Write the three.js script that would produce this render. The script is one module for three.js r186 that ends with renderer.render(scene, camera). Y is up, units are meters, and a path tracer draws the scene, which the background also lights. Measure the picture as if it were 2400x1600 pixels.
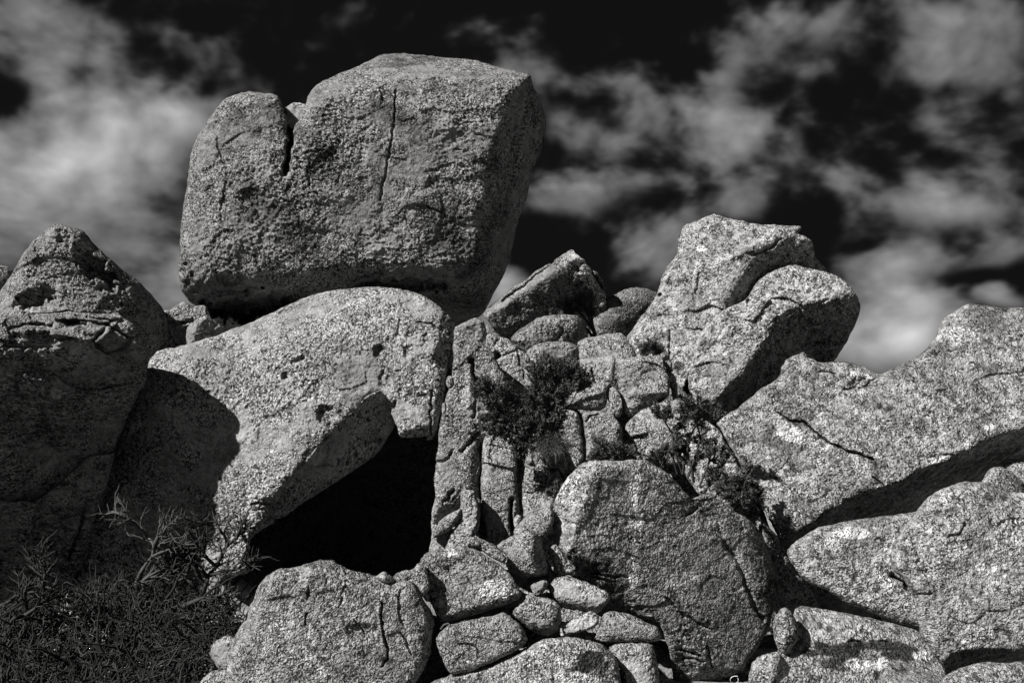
import * as THREE from 'three';
import { mergeGeometries } from 'three/addons/utils/BufferGeometryUtils.js';

// ---------------------------------------------------------------- camera, sun, exposure
const FOV = 40, PITCH = THREE.MathUtils.degToRad(10), EYE = new THREE.Vector3(0, 1.6, 0);
const F = 800 / Math.tan(THREE.MathUtils.degToRad(FOV / 2));      // focal length in pixels of a 2400 x 1600 picture
const CP = Math.cos(PITCH), SP = Math.sin(PITCH);
const scene = new THREE.Scene();
const camera = new THREE.PerspectiveCamera(FOV, 1.5, 0.1, 6000);
camera.position.copy(EYE); camera.rotation.x = PITCH;
const renderer = new THREE.WebGLRenderer({ antialias: true });
renderer.toneMapping = THREE.LinearToneMapping; renderer.toneMappingExposure = 2.1;
renderer.shadowMap.enabled = true;
// a direction or point given as right / up / towards the viewer, turned into the world
const turn = (x, y, z) => new THREE.Vector3(x, y * CP - z * SP, y * SP + z * CP);
const at = (px, py, d) => turn((px - 1200) / F * d, (800 - py) / F * d, -d).add(EYE);
const SUN = [-0.62, 0.68, 0.38];
const sun = new THREE.DirectionalLight(new THREE.Color(1, 0.985, 0.96), 5.0);
sun.position.copy(turn(...SUN).multiplyScalar(40)); sun.target.position.set(0, 1, -7);
sun.position.add(sun.target.position);
sun.castShadow = true; sun.shadow.radius = 1; sun.shadow.mapSize.set(4096, 4096); sun.shadow.bias = -0.0005;
Object.assign(sun.shadow.camera, { left: -12, right: 12, top: 12, bottom: -12, near: 1, far: 90 });
scene.add(sun, sun.target);

// ---------------------------------------------------------------- random numbers and noise
let seedState = 12345;
const reseed = (s) => { seedState = (s * 2654435761) >>> 0; };
const rnd = () => { seedState = (seedState + 0x6D2B79F5) >>> 0; let t = seedState; t = Math.imul(t ^ (t >>> 15), t | 1); t ^= t + Math.imul(t ^ (t >>> 7), t | 61); return ((t ^ (t >>> 14)) >>> 0) / 4294967296; };
const rr = (a, b) => a + (b - a) * rnd();
const PERM = new Uint8Array(512), GX = new Float32Array(256), GY = new Float32Array(256), GZ = new Float32Array(256);
reseed(7);
for (let i = 0; i < 256; i++) { PERM[i] = i; const z = rr(-1, 1), a = rr(0, Math.PI * 2), s = Math.sqrt(1 - z * z); GX[i] = Math.cos(a) * s; GY[i] = Math.sin(a) * s; GZ[i] = z; }
for (let i = 255; i > 0; i--) { const j = Math.floor(rnd() * (i + 1)); const t = PERM[i]; PERM[i] = PERM[j]; PERM[j] = t; }
for (let i = 0; i < 256; i++) PERM[i + 256] = PERM[i];
function n3(x, y, z) {
  const xf = Math.floor(x), yf = Math.floor(y), zf = Math.floor(z);
  const X = xf & 255, Y = yf & 255, Z = zf & 255; x -= xf; y -= yf; z -= zf;
  const u = x * x * x * (x * (x * 6 - 15) + 10), v = y * y * y * (y * (y * 6 - 15) + 10), w = z * z * z * (z * (z * 6 - 15) + 10);
  const A = PERM[X] + Y, B = PERM[(X + 1) & 255] + Y, A0 = PERM[A & 255] + Z, A1 = PERM[(A + 1) & 255] + Z, B0 = PERM[B & 255] + Z, B1 = PERM[(B + 1) & 255] + Z;
  const g = (h, a, b, c) => { const k = PERM[h & 255]; return GX[k] * a + GY[k] * b + GZ[k] * c; };
  const a = g(A0, x, y, z), b = g(B0, x - 1, y, z), c = g(A1, x, y - 1, z), d = g(B1, x - 1, y - 1, z);
  const e = g(A0 + 1, x, y, z - 1), f = g(B0 + 1, x - 1, y, z - 1), h = g(A1 + 1, x, y - 1, z - 1), i = g(B1 + 1, x - 1, y - 1, z - 1);
  const p = a + u * (b - a), q = c + u * (d - c), r = e + u * (f - e), s = h + u * (i - h);
  const m = p + v * (q - p), o = r + v * (s - r);
  return (m + w * (o - m)) * 1.6;                                   // roughly -1 .. 1
}
const fbm = (x, y, z, o) => { let s = 0, a = 1, t = 0; for (let i = 0; i < o; i++) { s += a * n3(x, y, z); t += a; a *= 0.5; x = x * 2.03 + 11.3; y = y * 2.03 + 5.7; z = z * 2.03 + 3.1; } return s / t; };
// broken crystals: every cell is a small flat chip with a tilt of its own
function chip(x, y, z) {
  const X = Math.floor(x), Y = Math.floor(y), Z = Math.floor(z); let best = 9, out = 0;
  for (let k = Z - 1; k <= Z + 1; k++) for (let j = Y - 1; j <= Y + 1; j++) for (let i = X - 1; i <= X + 1; i++) {
    const h = PERM[(PERM[(PERM[i & 255] + j) & 255] + k) & 255], a = x - i - .5 - GX[h] * .42, b = y - j - .5 - GY[h] * .42, c = z - k - .5 - GZ[h] * .42, e = a * a + b * b + c * c;
    if (e < best) { best = e; const q = PERM[h + 7]; out = a * GX[q] + b * GY[q] + c * GZ[q] + GZ[h] * .22; }
  }
  return out;
}
const clamp = (x, a = 0, b = 1) => x < a ? a : x > b ? b : x;
const sstep = (a, b, x) => { const t = clamp((x - a) / (b - a)); return t * t * (3 - 2 * t); };
const mix = (a, b, t) => a + (b - a) * t;

// ---------------------------------------------------------------- sky: dark air with torn grey clouds
{
  const W = 2048, H = 2048, data = new Float32Array(W * H * 4);
  // clouds in the part of the sky that the view takes in: centre, half-axes, tilt, strength
  const C = [[118, 401, 330, 120, .03, .64], [236, 359, 160, 60, 0, .22], [430, 272, 105, 48, .3, .46], [330, 300, 120, 40, .2, .16], [142, 255, 210, 60, 0, .26], [118, 104, 200, 115, .3, .34], [260, 132, 70, 45, .2, .16], [236, 590, 270, 120, .1, .25], [60, 540, 200, 80, 0, .14], [24, 245, 60, 55, 0, -.42], [410, 520, 60, 90, 0, -.06],
    [1810, 80, 190, 72, -.25, .38], [1715, 150, 90, 60, -.2, .22], [1680, 182, 50, 60, 0, .14], [2178, 33, 190, 80, 0, .30], [2240, 110, 130, 90, .2, .20], [2205, 182, 170, 60, .1, .13], [2370, 90, 70, 120, 0, .18],
    [1625, 271, 170, 62, .15, .28], [1697, 290, 75, 60, .2, .22], [1740, 387, 105, 90, .3, .24], [1680, 470, 130, 60, .1, .22], [1570, 553, 95, 70, -.4, .26], [1520, 625, 60, 50, -.3, .26], [1404, 343, 120, 40, .1, .16], [1321, 453, 135, 44, -.1, .58], [1410, 553, 95, 42, .3, .22], [1210, 149, 95, 75, .4, .26], [1487, 155, 75, 40, .2, .10],
    [2012, 442, 130, 42, .15, .20], [2178, 498, 140, 48, -.1, .42], [2316, 481, 110, 60, .1, .26], [2288, 597, 160, 50, -.1, .30], [2095, 619, 160, 42, .1, .30], [2067, 691, 120, 50, .2, .34], [2150, 702, 75, 36, .3, .34], [2095, 785, 180, 70, 0, .58], [2139, 796, 60, 38, 0, .18], [2333, 700, 70, 22, .3, .52], [2233, 332, 120, 70, .2, .16], [1929, 310, 130, 80, .3, .05], [2060, 850, 190, 60, 0, .40], [430, 680, 110, 90, 0, .26], [1183, 663, 52, 46, .3, .75], [1120, 760, 70, 60, 0, .5], [420, 690, 90, 60, 0, .10],
    [2140, 150, 230, 120, .1, .11], [2330, 260, 120, 160, 0, .13], [1980, 340, 200, 90, .3, .09], [1480, 330, 200, 90, .15, .12], [1450, 200, 120, 80, 0, .09], [1040, 90, 120, 60, 0, .07], [560, 170, 120, 60, .2, .08], [1957, 586, 60, 30, -.1, -.14], [2275, 662, 110, 24, -.05, -.26], [1570, 354, 55, 26, 0, -.10], [1542, 470, 50, 30, .3, -.10], [1791, 508, 60, 24, 0, -.10], [1300, 620, 110, 60, 0, -.15]];
  const d = new THREE.Vector3();
  for (let j = 0; j < H; j++) for (let i = 0; i < W; i++) {
    const u = (i + .5) / W, v = (j + .5) / H, th = (u - .5) * Math.PI * 2, la = (v - .5) * Math.PI;
    d.set(Math.cos(la) * Math.cos(th), Math.sin(la), Math.cos(la) * Math.sin(th));
    const q = 3.2, wx = fbm(d.x * 3 + 9, d.y * 5, d.z * 3, 3) * .35, wy = fbm(d.x * 3, d.y * 5 + 31, d.z * 3, 3) * .25;
    const big = fbm(d.x * q + wx, d.y * q * 1.7 + wy, d.z * q + 4, 3), fine = fbm(d.x * 9 + wx * 2, d.y * 12 + wy * 2, d.z * 9 + 20, 5), wisp = fbm(d.x * 30 + wx * 5, d.y * 36 + wy * 5, d.z * 30, 4);
    let free = .06 + .5 * big, cov = free;
    const zc = -(d.y * SP - d.z * -1 * 0) , yv = d.y * CP + d.z * SP, zv = -d.y * SP + d.z * CP;    // into the view's right / up / back
    if (zv < -.05) {
      const px = 1200 + F * d.x / -zv + (wx * 150 + fine * 46 + wisp * 14), py = 800 - F * yv / -zv + (wy * 120 + fine * 24 + wisp * 16);
      let s = -.02;
      for (const [cx, cy, a, b, t, k] of C) { const X = px - cx, Y = py - cy, c = Math.cos(t), n = Math.sin(t), A = (X * c + Y * n) / a, B = (-X * n + Y * c) / b, e = A * A + B * B; if (e < 9) s += k * (cy < 420 && cx > 1450 ? .74 : 1) * Math.exp(-e * .9); }
      const near = Math.max(Math.abs((1200 - F * 0 - px) / 1500), Math.abs((py - 700) / 1000));
      cov = mix(s, free, sstep(.9, 1.25, near));
    }
    cov += .035 + big * .10 + fine * .27 + wisp * .30;
    const t = clamp(cov / .62, 0, 1.7), c = t * sstep(-.05, .55, t);
    const L = la < -.02 ? .012 : .0027 + .142 * Math.pow(c, 1.45) * (1 + .25 * fine + .12 * wisp);
    const o = (j * W + i) * 4; data[o] = L; data[o + 1] = L; data[o + 2] = L; data[o + 3] = 1;
  }
  const sky = new THREE.DataTexture(data, W, H, THREE.RGBAFormat, THREE.FloatType);
  sky.mapping = THREE.EquirectangularReflectionMapping; sky.magFilter = sky.minFilter = THREE.LinearFilter; sky.wrapS = THREE.RepeatWrapping; sky.needsUpdate = true;
  scene.background = sky; scene.environment = sky;
}

// ---------------------------------------------------------------- granite: grain and relief, one tile of 2.6 m
const TILE = 2.6;
// kind: 0 coarse crystals, 1 finer crystals, 2 crusted with lichen. Grain is nowhere even: crystals crowd, thin out and give way to plain weathered skin.
function grainTextures(kind) {
  const N = 2048, col = new Uint8Array(N * N * 4), bmp = new Uint8Array(N * N * 4), sc = [1, 1.35, 1.1][kind], sd = kind * 50;
  // lattice noise that closes on itself after `per` cells
  const lattice = (p0, seed) => { const per = Math.round(p0 * sc); reseed(seed + sd); const g = new Float32Array(per * per); for (let i = 0; i < g.length; i++) g[i] = rnd() * 2 - 1;
    return (x, y) => { const fx = x * per, fy = y * per, x0 = Math.floor(fx), y0 = Math.floor(fy); let u = fx - x0, v = fy - y0; u = u * u * (3 - 2 * u); v = v * v * (3 - 2 * v);
      const a = x0 % per, b = (x0 + 1) % per, c = (y0 % per) * per, e = ((y0 + 1) % per) * per; return (g[c + a] * (1 - u) + g[c + b] * u) * (1 - v) + (g[e + a] * (1 - u) + g[e + b] * u) * v; }; };
  const L0 = lattice(5, 11), L1 = lattice(11, 12), A = lattice(23, 1), B = lattice(57, 2), C = lattice(131, 3), D = lattice(233, 4), E = lattice(421, 5), G = lattice(103, 6), K = lattice(199, 7), Q = lattice(41, 8), S = lattice(79, 9);
  const enc = new Uint8Array(4097); for (let i = 0; i <= 4096; i++) { const x = i / 4096; enc[i] = Math.round(255 * (x <= .0031308 ? 12.92 * x : 1.055 * Math.pow(x, 1 / 2.4) - .055)); }
  for (let j = 0; j < N; j++) for (let i = 0; i < N; i++) {
    const x = i / N, y = j / N, a = A(x, y), b = B(x, y), c = C(x, y), d = D(x, y), e = E(x, y), g = G(x, y), k = K(x, y), l = L0(x, y) * .6 + L1(x, y) * .6 + a * .35 + b * .2;
    const skin = sstep(.12, .5, l) * (kind === 2 ? .4 : .75), crowd = sstep(-.1, -.6, l);              // plain skin here, crowded dark crystals there
    let t = .47 + .06 * a + .12 * b + (1 - skin) * (.22 * c + .32 * d + .22 * e);
    t = Math.max(t, .10) * (1 - .76 * (1 - skin) * sstep(.24 - .16 * crowd, .50 - .16 * crowd, g * .62 + k * .72 + d * .3));
    t = mix(t, .98, .85 * (1 - .8 * skin) * sstep(.26, .52, -c * .62 - k * .66 + e * .3));
    let h = .5 + .08 * a + .13 * b + (1 - .7 * skin) * (.17 * c + .12 * d + .07 * e - .14 * Math.abs(g + .3 * c));
    if (kind === 2) {                                                                // rosettes and crusts: pale plates, grey plates, black dots
      const q = Q(x, y) + .5 * S(x, y) + .35 * d + .2 * k, w = S(x, y) * .8 + B(x, y) * .5 + .3 * d - .3 * e;
      const pale = sstep(.52, .62, q), grey = sstep(.42, .52, w) * (1 - pale);
      t = mix(t, .40 + .10 * d, grey * .85); t = mix(t, .90 + .1 * d + .08 * e, pale * .8); h += .05 * pale + .03 * grey;
      t *= 1 - .7 * sstep(.5, .62, -q * .7 - g * .35 + .3 * d);
    }
    const o = (j * N + i) * 4, q = enc[Math.round(clamp(t) * 4096)], m = Math.round(255 * clamp(h));
    col[o] = col[o + 1] = col[o + 2] = q; bmp[o] = bmp[o + 1] = bmp[o + 2] = m; col[o + 3] = bmp[o + 3] = 255;
  }
  return [col, bmp].map((p, i) => { const t = new THREE.DataTexture(p, N, N); t.wrapS = t.wrapT = THREE.RepeatWrapping; t.magFilter = THREE.LinearFilter; t.minFilter = THREE.LinearMipmapLinearFilter; t.generateMipmaps = true; if (!i) t.colorSpace = THREE.SRGBColorSpace; t.needsUpdate = true; return t; });
}
const ROCK = ['coarse granite', 'fine granite', 'lichened granite'].map((name, k) => { const [map, bumpMap] = grainTextures(k), m = new THREE.MeshPhysicalMaterial({ map, bumpMap, bumpScale: .026, roughness: .95, specularIntensity: .22, vertexColors: true }); m.name = name; return m; });
const granite = ROCK[0];

// ---------------------------------------------------------------- names and tags
const taken = new Map();
const numbered = (n) => { const k = taken.get(n) ?? 0; taken.set(n, k + 1); return k ? n + '_' + String(k).padStart(3, '0') : n; };
function tag(o, label, category, group) { o.userData = { ...o.userData, label, category }; if (group) o.userData.group = group; return o; }
const shade = (o) => { o.castShadow = o.receiveShadow = true; return o; };

// ---------------------------------------------------------------- rocks
// A rock is a closed body: an outline at its own distance, a front made of flat facets that meet in worn edges,
// grooves, hollows and broken relief, a rounded rim and a rounded back at its own thickness.
const V = (x, y, z) => new THREE.Vector3(x, y, z);
const ray = (px, py) => V((px - 1200) / F, (800 - py) / F, -1);
const smax = (a, b, k) => { const h = clamp(.5 + .5 * (a - b) / k); return mix(b, a, h) + k * h * (1 - h); };
const smin = (a, b, k) => -smax(-a, -b, k);
function planesOf(s) {
  const [ax, ay] = s.at, n0 = V(...s.n).normalize(), list = [{ n: n0, c: n0.dot(ray(ax, ay).multiplyScalar(s.d)) }];
  const depth = (p, x, y) => { const q = p.n.x * (x - 1200) / F + p.n.y * (800 - y) / F - p.n.z; return q > -.02 ? 99 : p.c / q; };
  const comp = (x, y) => {
    let d = depth(list[0], x, y);
    for (let i = 1; i < list.length; i++) {
      const p = list[i]; let w = 1;
      if (p.box) { const [a, b, c, e] = p.box, m = Math.min(x - a, c - x, y - b, e - y); if (m <= 0) continue; w = clamp(m / p.feather); }
      const q = Math.min(depth(p, x, y), d + 3), r = p.up ? smin(d, q, p.k) : smax(d, q, p.k);
      d = mix(d, r, w);
    }
    return d;
  };
  for (const f of s.f ?? []) {
    const [x1, y1, x2, y2, a] = f.e, k = f.k ?? .1, P1 = ray(x1, y1).multiplyScalar(comp(x1, y1)), P2 = ray(x2, y2).multiplyScalar(comp(x2, y2));
    const base = list[f.on ?? 0].n, e = P2.clone().sub(P1).normalize();
    const N = base.clone().addScaledVector(e, -base.dot(e)).normalize(), q = e.clone().cross(N);
    const right = V(y2 - y1, x2 - x1, 0).negate();                      // right-hand side of the walk, seen with y up: (-dy, -dx)
    if (q.x * right.x + q.y * right.y < 0) q.negate();
    const t = THREE.MathUtils.degToRad(a), n = f.n ? V(...f.n).normalize() : N.multiplyScalar(Math.cos(t)).addScaledVector(q, Math.sin(t)).normalize();
    list.push({ n, c: n.dot(P1.add(P2).multiplyScalar(.5)), k, up: a < 0, box: f.box, feather: f.feather ?? 30 });
  }
  return comp;
}
function chaikin(o, c) { const r = []; for (let i = 0, n = o.length / 2; i < n; i++) { const x = o[2 * i], y = o[2 * i + 1], j = (i + 1) % n, X = o[2 * j], Y = o[2 * j + 1]; r.push(x + (X - x) * c, y + (Y - y) * c, X - (X - x) * c, Y - (Y - y) * c); } return r; }
function segDist(x, y, o, closed) {
  let best = 1e18; const n = o.length / 2, m = closed ? n : n - 1;
  for (let i = 0; i < m; i++) {
    const j = (i + 1) % n, ax = o[2 * i], ay = o[2 * i + 1], bx = o[2 * j] - ax, by = o[2 * j + 1] - ay, px = x - ax, py = y - ay;
    const l = bx * bx + by * by, t = l ? clamp((px * bx + py * by) / l) : 0, dx = px - bx * t, dy = py - by * t, e = dx * dx + dy * dy;
    if (e < best) best = e;
  }
  return Math.sqrt(best);
}
// distance to a line of points, positive on the right-hand side of the walk along it
function signed(x, y, o) {
  let best = 1e18, sg = 1;
  for (let i = 0; i < o.length / 2 - 1; i++) {
    const ax = o[2 * i], ay = o[2 * i + 1], bx = o[2 * i + 2] - ax, by = o[2 * i + 3] - ay, px = x - ax, py = y - ay, t = clamp((px * bx + py * by) / (bx * bx + by * by)), dx = px - bx * t, dy = py - by * t, e = dx * dx + dy * dy;
    if (e < best - 1e-9) { best = e; sg = bx * py - by * px > 0 ? 1 : -1; }
  }
  return sg * Math.sqrt(best);
}
function inside(x, y, o) { let c = false; for (let n = o.length / 2, i = 0, j = n - 1; i < n; j = i++) { const yi = o[2 * i + 1], yj = o[2 * j + 1]; if (yi > y !== yj > y && x < (o[2 * j] - o[2 * i]) * (y - yi) / (yj - yi) + o[2 * i]) c = !c; } return c; }
let rockSeed = 0; const stat = { tris: 0 };
function rockGeometry(s) {
  const id = ++rockSeed * 17.31;
  let xs = 0, ys = 0; const raw = s.o, np = raw.length / 2;
  for (let i = 0; i < np; i++) { xs += raw[2 * i]; ys += raw[2 * i + 1]; }
  s = { n: [0, .3, .95], r: .06, T: .4, tone: .62, li: .25, ds: .25, low: .03, mid: .014, flake: .022, joint: .005, fine: .005, step: 2.15, jag: 1, ...s };
  s.at = s.at ?? [xs / np, ys / np];
  const o = chaikin(raw, s.cut ?? .16), comp = planesOf(s);
  let x0 = 1e9, y0 = 1e9, x1 = -1e9, y1 = -1e9;
  for (let i = 0; i < o.length; i += 2) { x0 = Math.min(x0, o[i]); x1 = Math.max(x1, o[i]); y0 = Math.min(y0, o[i + 1]); y1 = Math.max(y1, o[i + 1]); }
  const pad = 10, sdf = (x, y) => { const d = segDist(x, y, o, true), v = inside(x, y, o) ? d : -d; return v > 14 ? v : v + s.jag * (2.2 * n3(x / 31, y / 31, id) + 1.5 * n3(x / 11, y / 11, id + 5)) * (v < 0 ? 1 : 1 - v / 14); };
  const pos = [], nrm = [], uv = [], col = [], idx = [];
  const p = V(0, 0, 0), cr = s.cracks ?? [], pits = s.pits ?? [], marks = s.marks ?? [];
  const folds = s.folds ?? [], fs = s.fs ?? clamp(10 / s.d, 1, 2.1);
  const boxes = cr.map(([w, , ...pts]) => { let a = 1e9, b = 1e9, c = -1e9, e = -1e9; for (let i = 0; i < pts.length; i += 2) { a = Math.min(a, pts[i]); c = Math.max(c, pts[i]); b = Math.min(b, pts[i + 1]); e = Math.max(e, pts[i + 1]); } return [a - 4 * w, b - 4 * w, c + 4 * w, e + 4 * w]; });
  const turned = (x, y, d) => { const X = (x - 1200) / F * d, Y = (800 - y) / F * d; p.set(X, Y * CP + d * SP + EYE.y, Y * SP - d * CP); return p; };
  const rim = (m, r) => m >= r ? 0 : r - Math.sqrt(Math.max(0, r * r - (r - m) * (r - m)));
  function folded(x, y, b) {
    let d = 0;
    for (const [ang, k, ...pts] of folds) {
      const t = signed(x + 5 * n3(x / 40, y / 40, id) + 2 * n3(x / 12, y / 12, id), y + 5 * n3(x / 40, y / 40, id + 4) + 2 * n3(x / 12, y / 12, id + 6), pts) * b / F;
      if (t > -5 * k) d += Math.min(s.T, Math.tan(ang * Math.PI / 180) * (t > 8 * k ? t : k * Math.log1p(Math.exp(t / k))));
    }
    return d;
  }
  function front(x, y, dpx) {
    const b = comp(x, y), m = Math.max(0, dpx) * b / F; let d = b + rim(m, s.r);
    d += folded(x, y, b);
    const smooth = d;
    for (let i = 0; i < cr.length; i++) { const q = boxes[i]; if (x < q[0] || x > q[2] || y < q[1] || y > q[3]) continue; const [w, D, ...pts] = cr[i]; const e = segDist(x + 4 * n3(x / 16, y / 16, id + 2) + 2 * n3(x / 6, y / 6, id), y + 4 * n3(x / 16, y / 16, id + 9), pts, false) / (w * (.7 + .5 * n3(x / 25, y / 25, id))); if (e < 3) d += D * Math.exp(-e * e); }
    for (const [cx, cy, rx, ry, D, tl = 0] of pits) { let X = x - cx + Math.min(rx, ry) * (.55 * n3(x / 24, y / 24, id + 11) + .25 * n3(x / 8, y / 8, id + 12)), Y = y - cy + Math.min(rx, ry) * (.55 * n3(x / 24, y / 24, id + 13) + .25 * n3(x / 8, y / 8, id + 14)); if (Math.abs(X) > 2.2 * (rx + ry) || Math.abs(Y) > 2.2 * (rx + ry)) continue; const c = Math.cos(tl), n = Math.sin(tl), A = (X * c + Y * n) / rx, B = (-X * n + Y * c) / ry, e = A * A + B * B, w = e * (1 + .35 * n3(x / 12, y / 12, id + 3)); d += D * (D > 0 ? 1 - sstep(.1, 1.3, w) : Math.exp(-w)); }
    turned(x, y, d); const X = p.x + id, Y = p.y, Z = p.z;
    const lo = fbm(X * .9, Y * .9, Z * .9, 2), wx = n3(X * 3, Y * 3, Z * 3 + 7), wy = n3(X * 3 + 5, Y * 3, Z * 3);
    const md = .9 * n3(X * 2.6 + wx * .3, Y * 2.6, Z * 2.6) + .5 * n3(X * 6 + wy * .5, Y * 6 + wx * .5, Z * 6) + .42 * chip(X * 4.2 + wx * .5, Y * 5.4 + wy * .5, Z * 4.2);
    const q15 = 16 * fs, q33 = 34 * fs, q26 = 26 * fs;
    const rg = .35 + 1.0 * clamp(.5 + 1.1 * n3(X * 1.5 + 40, Y * 1.5, Z * 1.5));
    const fn = 1.5 * chip(X * q15 + wy * .6, Y * q15 * 1.4 + wx * .6, Z * q15) + 1.2 * chip(X * q33, Y * q33 * 1.25, Z * q33) + .7 * n3(X * q26, Y * q26 * 1.3, Z * q26);
    const sq = .55 + .45 * fs, fl = chip(X * 1.5 * sq + wx * .22, Y * 2.2 * sq + wy * .22, Z * 1.5 * sq);
    const ja = Math.abs(n3(X * 1.2 * sq + .12 * wx + 60, Y * .8 * sq, Z * 1.2 * sq)), jb = n3(X * .9 + 20, Y * .9 + 8, Z * .9);
    d += s.flake * fl + s.joint * sstep(.022, .004, ja) * sstep(-.05, .25, jb);
    d += s.low * lo + s.mid * md + s.fine / fs * fn * rg;
    return [d, smooth];
  }
  const colour = (x, y) => {
    const X = p.x + id, Y = p.y, Z = p.z, w = .3 * n3(X * 8, Y * 8, Z * 8);
    const f17 = 17 * fs, f38 = 38 * fs, f70 = 70 * fs, n17 = n3(X * f17, Y * f17, Z * f17), n38 = n3(X * f38, Y * f38, Z * f38), n70 = n3(X * f70 + 4, Y * f70, Z * f70);
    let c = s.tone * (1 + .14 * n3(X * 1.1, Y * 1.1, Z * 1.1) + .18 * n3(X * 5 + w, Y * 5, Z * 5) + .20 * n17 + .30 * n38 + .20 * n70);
    const blot = n3(X * 6.3 + w * 2, Y * 6.3 + 20, Z * 6.3) * .7 + n3(X * 15 + 9, Y * 15, Z * 15) * .55, zone = .5 + .5 * n3(X * .8 + 77, Y * .8, Z * .8);
    c = mix(c, 1.0, s.li * sstep(.28, .42, blot - .35 + .55 * zone + .12 * n38) * (.8 + .3 * n38));
    // dark crust grows in specks that crowd together
    const crowd = 1.05 * n3(X * 1.9 + 50, Y * 1.9 + w, Z * 1.9) + .5 * n3(X * 6.5 + 31, Y * 6.5, Z * 6.5);
    c *= 1 - .74 * s.ds * sstep(.12, .55, crowd + .45 * n17 + .55 * n38 + .35 * n70);
    for (const [cx, cy, rx, ry, t, tl = 0, soft = .3] of marks) { const A0 = x - cx, B0 = y - cy; if (Math.abs(A0) > 2 * (rx + ry) || Math.abs(B0) > 2 * (rx + ry)) continue; const cc = Math.cos(tl), n = Math.sin(tl), A = (A0 * cc + B0 * n) / rx, B = (-A0 * n + B0 * cc) / ry;
      const e = Math.sqrt(A * A + B * B) + .5 * n3(X * 9, Y * 9, Z * 9 + cx) + .22 * n3(X * 26, Y * 26, Z * 26) + .12 * n38; c = mix(c, t, sstep(1, 1 - soft, e) * .95); }
    return clamp(c * .52, .02, 1.3);
  };
  function sheet(st, isBack) {
    const nx = Math.ceil((x1 - x0 + 2 * pad) / st) + 1, ny = Math.ceil((y1 - y0 + 2 * pad) / st) + 1, S = new Float32Array(nx * ny), node = new Int32Array(nx * ny).fill(-1), eh = new Int32Array(nx * ny).fill(-1), ev = new Int32Array(nx * ny).fill(-1);
    const gx = (i) => x0 - pad + i * st, gy = (j) => y0 - pad + j * st;
    for (let j = 0; j < ny; j++) for (let i = 0; i < nx; i++) S[j * nx + i] = sdf(gx(i), gy(j));
    const P = [], SM = [], CL = [];
    const add = (x, y, dp) => {
      let d, sm;
      if (isBack) { const b = comp(x, y), m = Math.max(0, dp) * b / F, wdt = s.T * .9, u = clamp(m / wdt); d = b + s.r + mix(folded(x, y, b), s.T, Math.sqrt(1 - (1 - u) * (1 - u))) + .02 * u; sm = d; turned(x, y, d); d += s.low * u * fbm(p.x + id, p.y, p.z, 3); }
      else [d, sm] = front(x, y, dp);
      turned(x, y, sm); SM.push(p.x, p.y, p.z); turned(x, y, d); CL.push(colour(x, y)); P.push(p.x, p.y, p.z); return P.length / 3 - 1;
    };
    const faces = [], skirt = [], poly = [], kind = [];
    for (let j = 0; j < ny - 1; j++) for (let i = 0; i < nx - 1; i++) {
      const a = j * nx + i, c4 = [a, a + 1, a + nx + 1, a + nx]; let any = 0; for (const q of c4) if (S[q] > 0) any++;
      if (!any) continue;
      poly.length = 0; kind.length = 0;
      for (let k = 0; k < 4; k++) {
        const q = c4[k], w = c4[(k + 1) % 4];
        if (S[q] > 0) { if (node[q] < 0) node[q] = add(gx(q % nx), gy(Math.floor(q / nx)), S[q]); poly.push(node[q]); kind.push(0); }
        if (S[q] > 0 !== S[w] > 0) {
          const lo = Math.min(q, w), hi = Math.max(q, w), arr = hi - lo === 1 ? eh : ev;
          if (arr[lo] < 0) { const t = S[lo] / (S[lo] - S[hi]), xa = gx(lo % nx), ya = gy(Math.floor(lo / nx)); arr[lo] = add(xa + (hi - lo === 1 ? t * st : 0), ya + (hi - lo === 1 ? 0 : t * st), 0); }
          poly.push(arr[lo]); kind.push(1);
        }
      }
      for (let k = 1; k < poly.length - 1; k++) faces.push(poly[0], poly[k + 1], poly[k]);
      for (let k = 0; k < poly.length; k++) { const m = (k + 1) % poly.length; if (kind[k] && kind[m]) skirt.push(poly[k], poly[m]); }
    }
    if (!isBack && s.T > .01) {
      const low = new Map(), sink = (v) => { if (!low.has(v)) { const dx = P[3 * v] - EYE.x, dy = P[3 * v + 1] - EYE.y, dz = P[3 * v + 2] - EYE.z, l = Math.sqrt(dx * dx + dy * dy + dz * dz), t = Math.min(.12, s.T * .4) / l; P.push(P[3 * v] + dx * t, P[3 * v + 1] + dy * t, P[3 * v + 2] + dz * t); SM.push(...P.slice(-3)); CL.push(CL[v]); low.set(v, P.length / 3 - 1); } return low.get(v); };
      for (let k = 0; k < skirt.length; k += 2) { const a = skirt[k], b = skirt[k + 1], c = sink(a), d = sink(b); faces.push(a, b, d, a, d, c); }
    }
    if (isBack) for (let k = 0; k < faces.length; k += 3) { const t = faces[k + 1]; faces[k + 1] = faces[k + 2]; faces[k + 2] = t; }
    // smooth shading from the finished relief
    const nv = P.length / 3, N = new Float32Array(nv * 3);
    const cross = (A, a, b, c) => { const ux = A[3 * b] - A[3 * a], uy = A[3 * b + 1] - A[3 * a + 1], uz = A[3 * b + 2] - A[3 * a + 2], vx = A[3 * c] - A[3 * a], vy = A[3 * c + 1] - A[3 * a + 1], vz = A[3 * c + 2] - A[3 * a + 2]; return [uy * vz - uz * vy, uz * vx - ux * vz, ux * vy - uy * vx]; };
    for (let k = 0; k < faces.length; k += 3) { const n = cross(P, faces[k], faces[k + 1], faces[k + 2]); for (let q = 0; q < 3; q++) { const v = faces[k + q] * 3; N[v] += n[0]; N[v + 1] += n[1]; N[v + 2] += n[2]; } }
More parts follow.
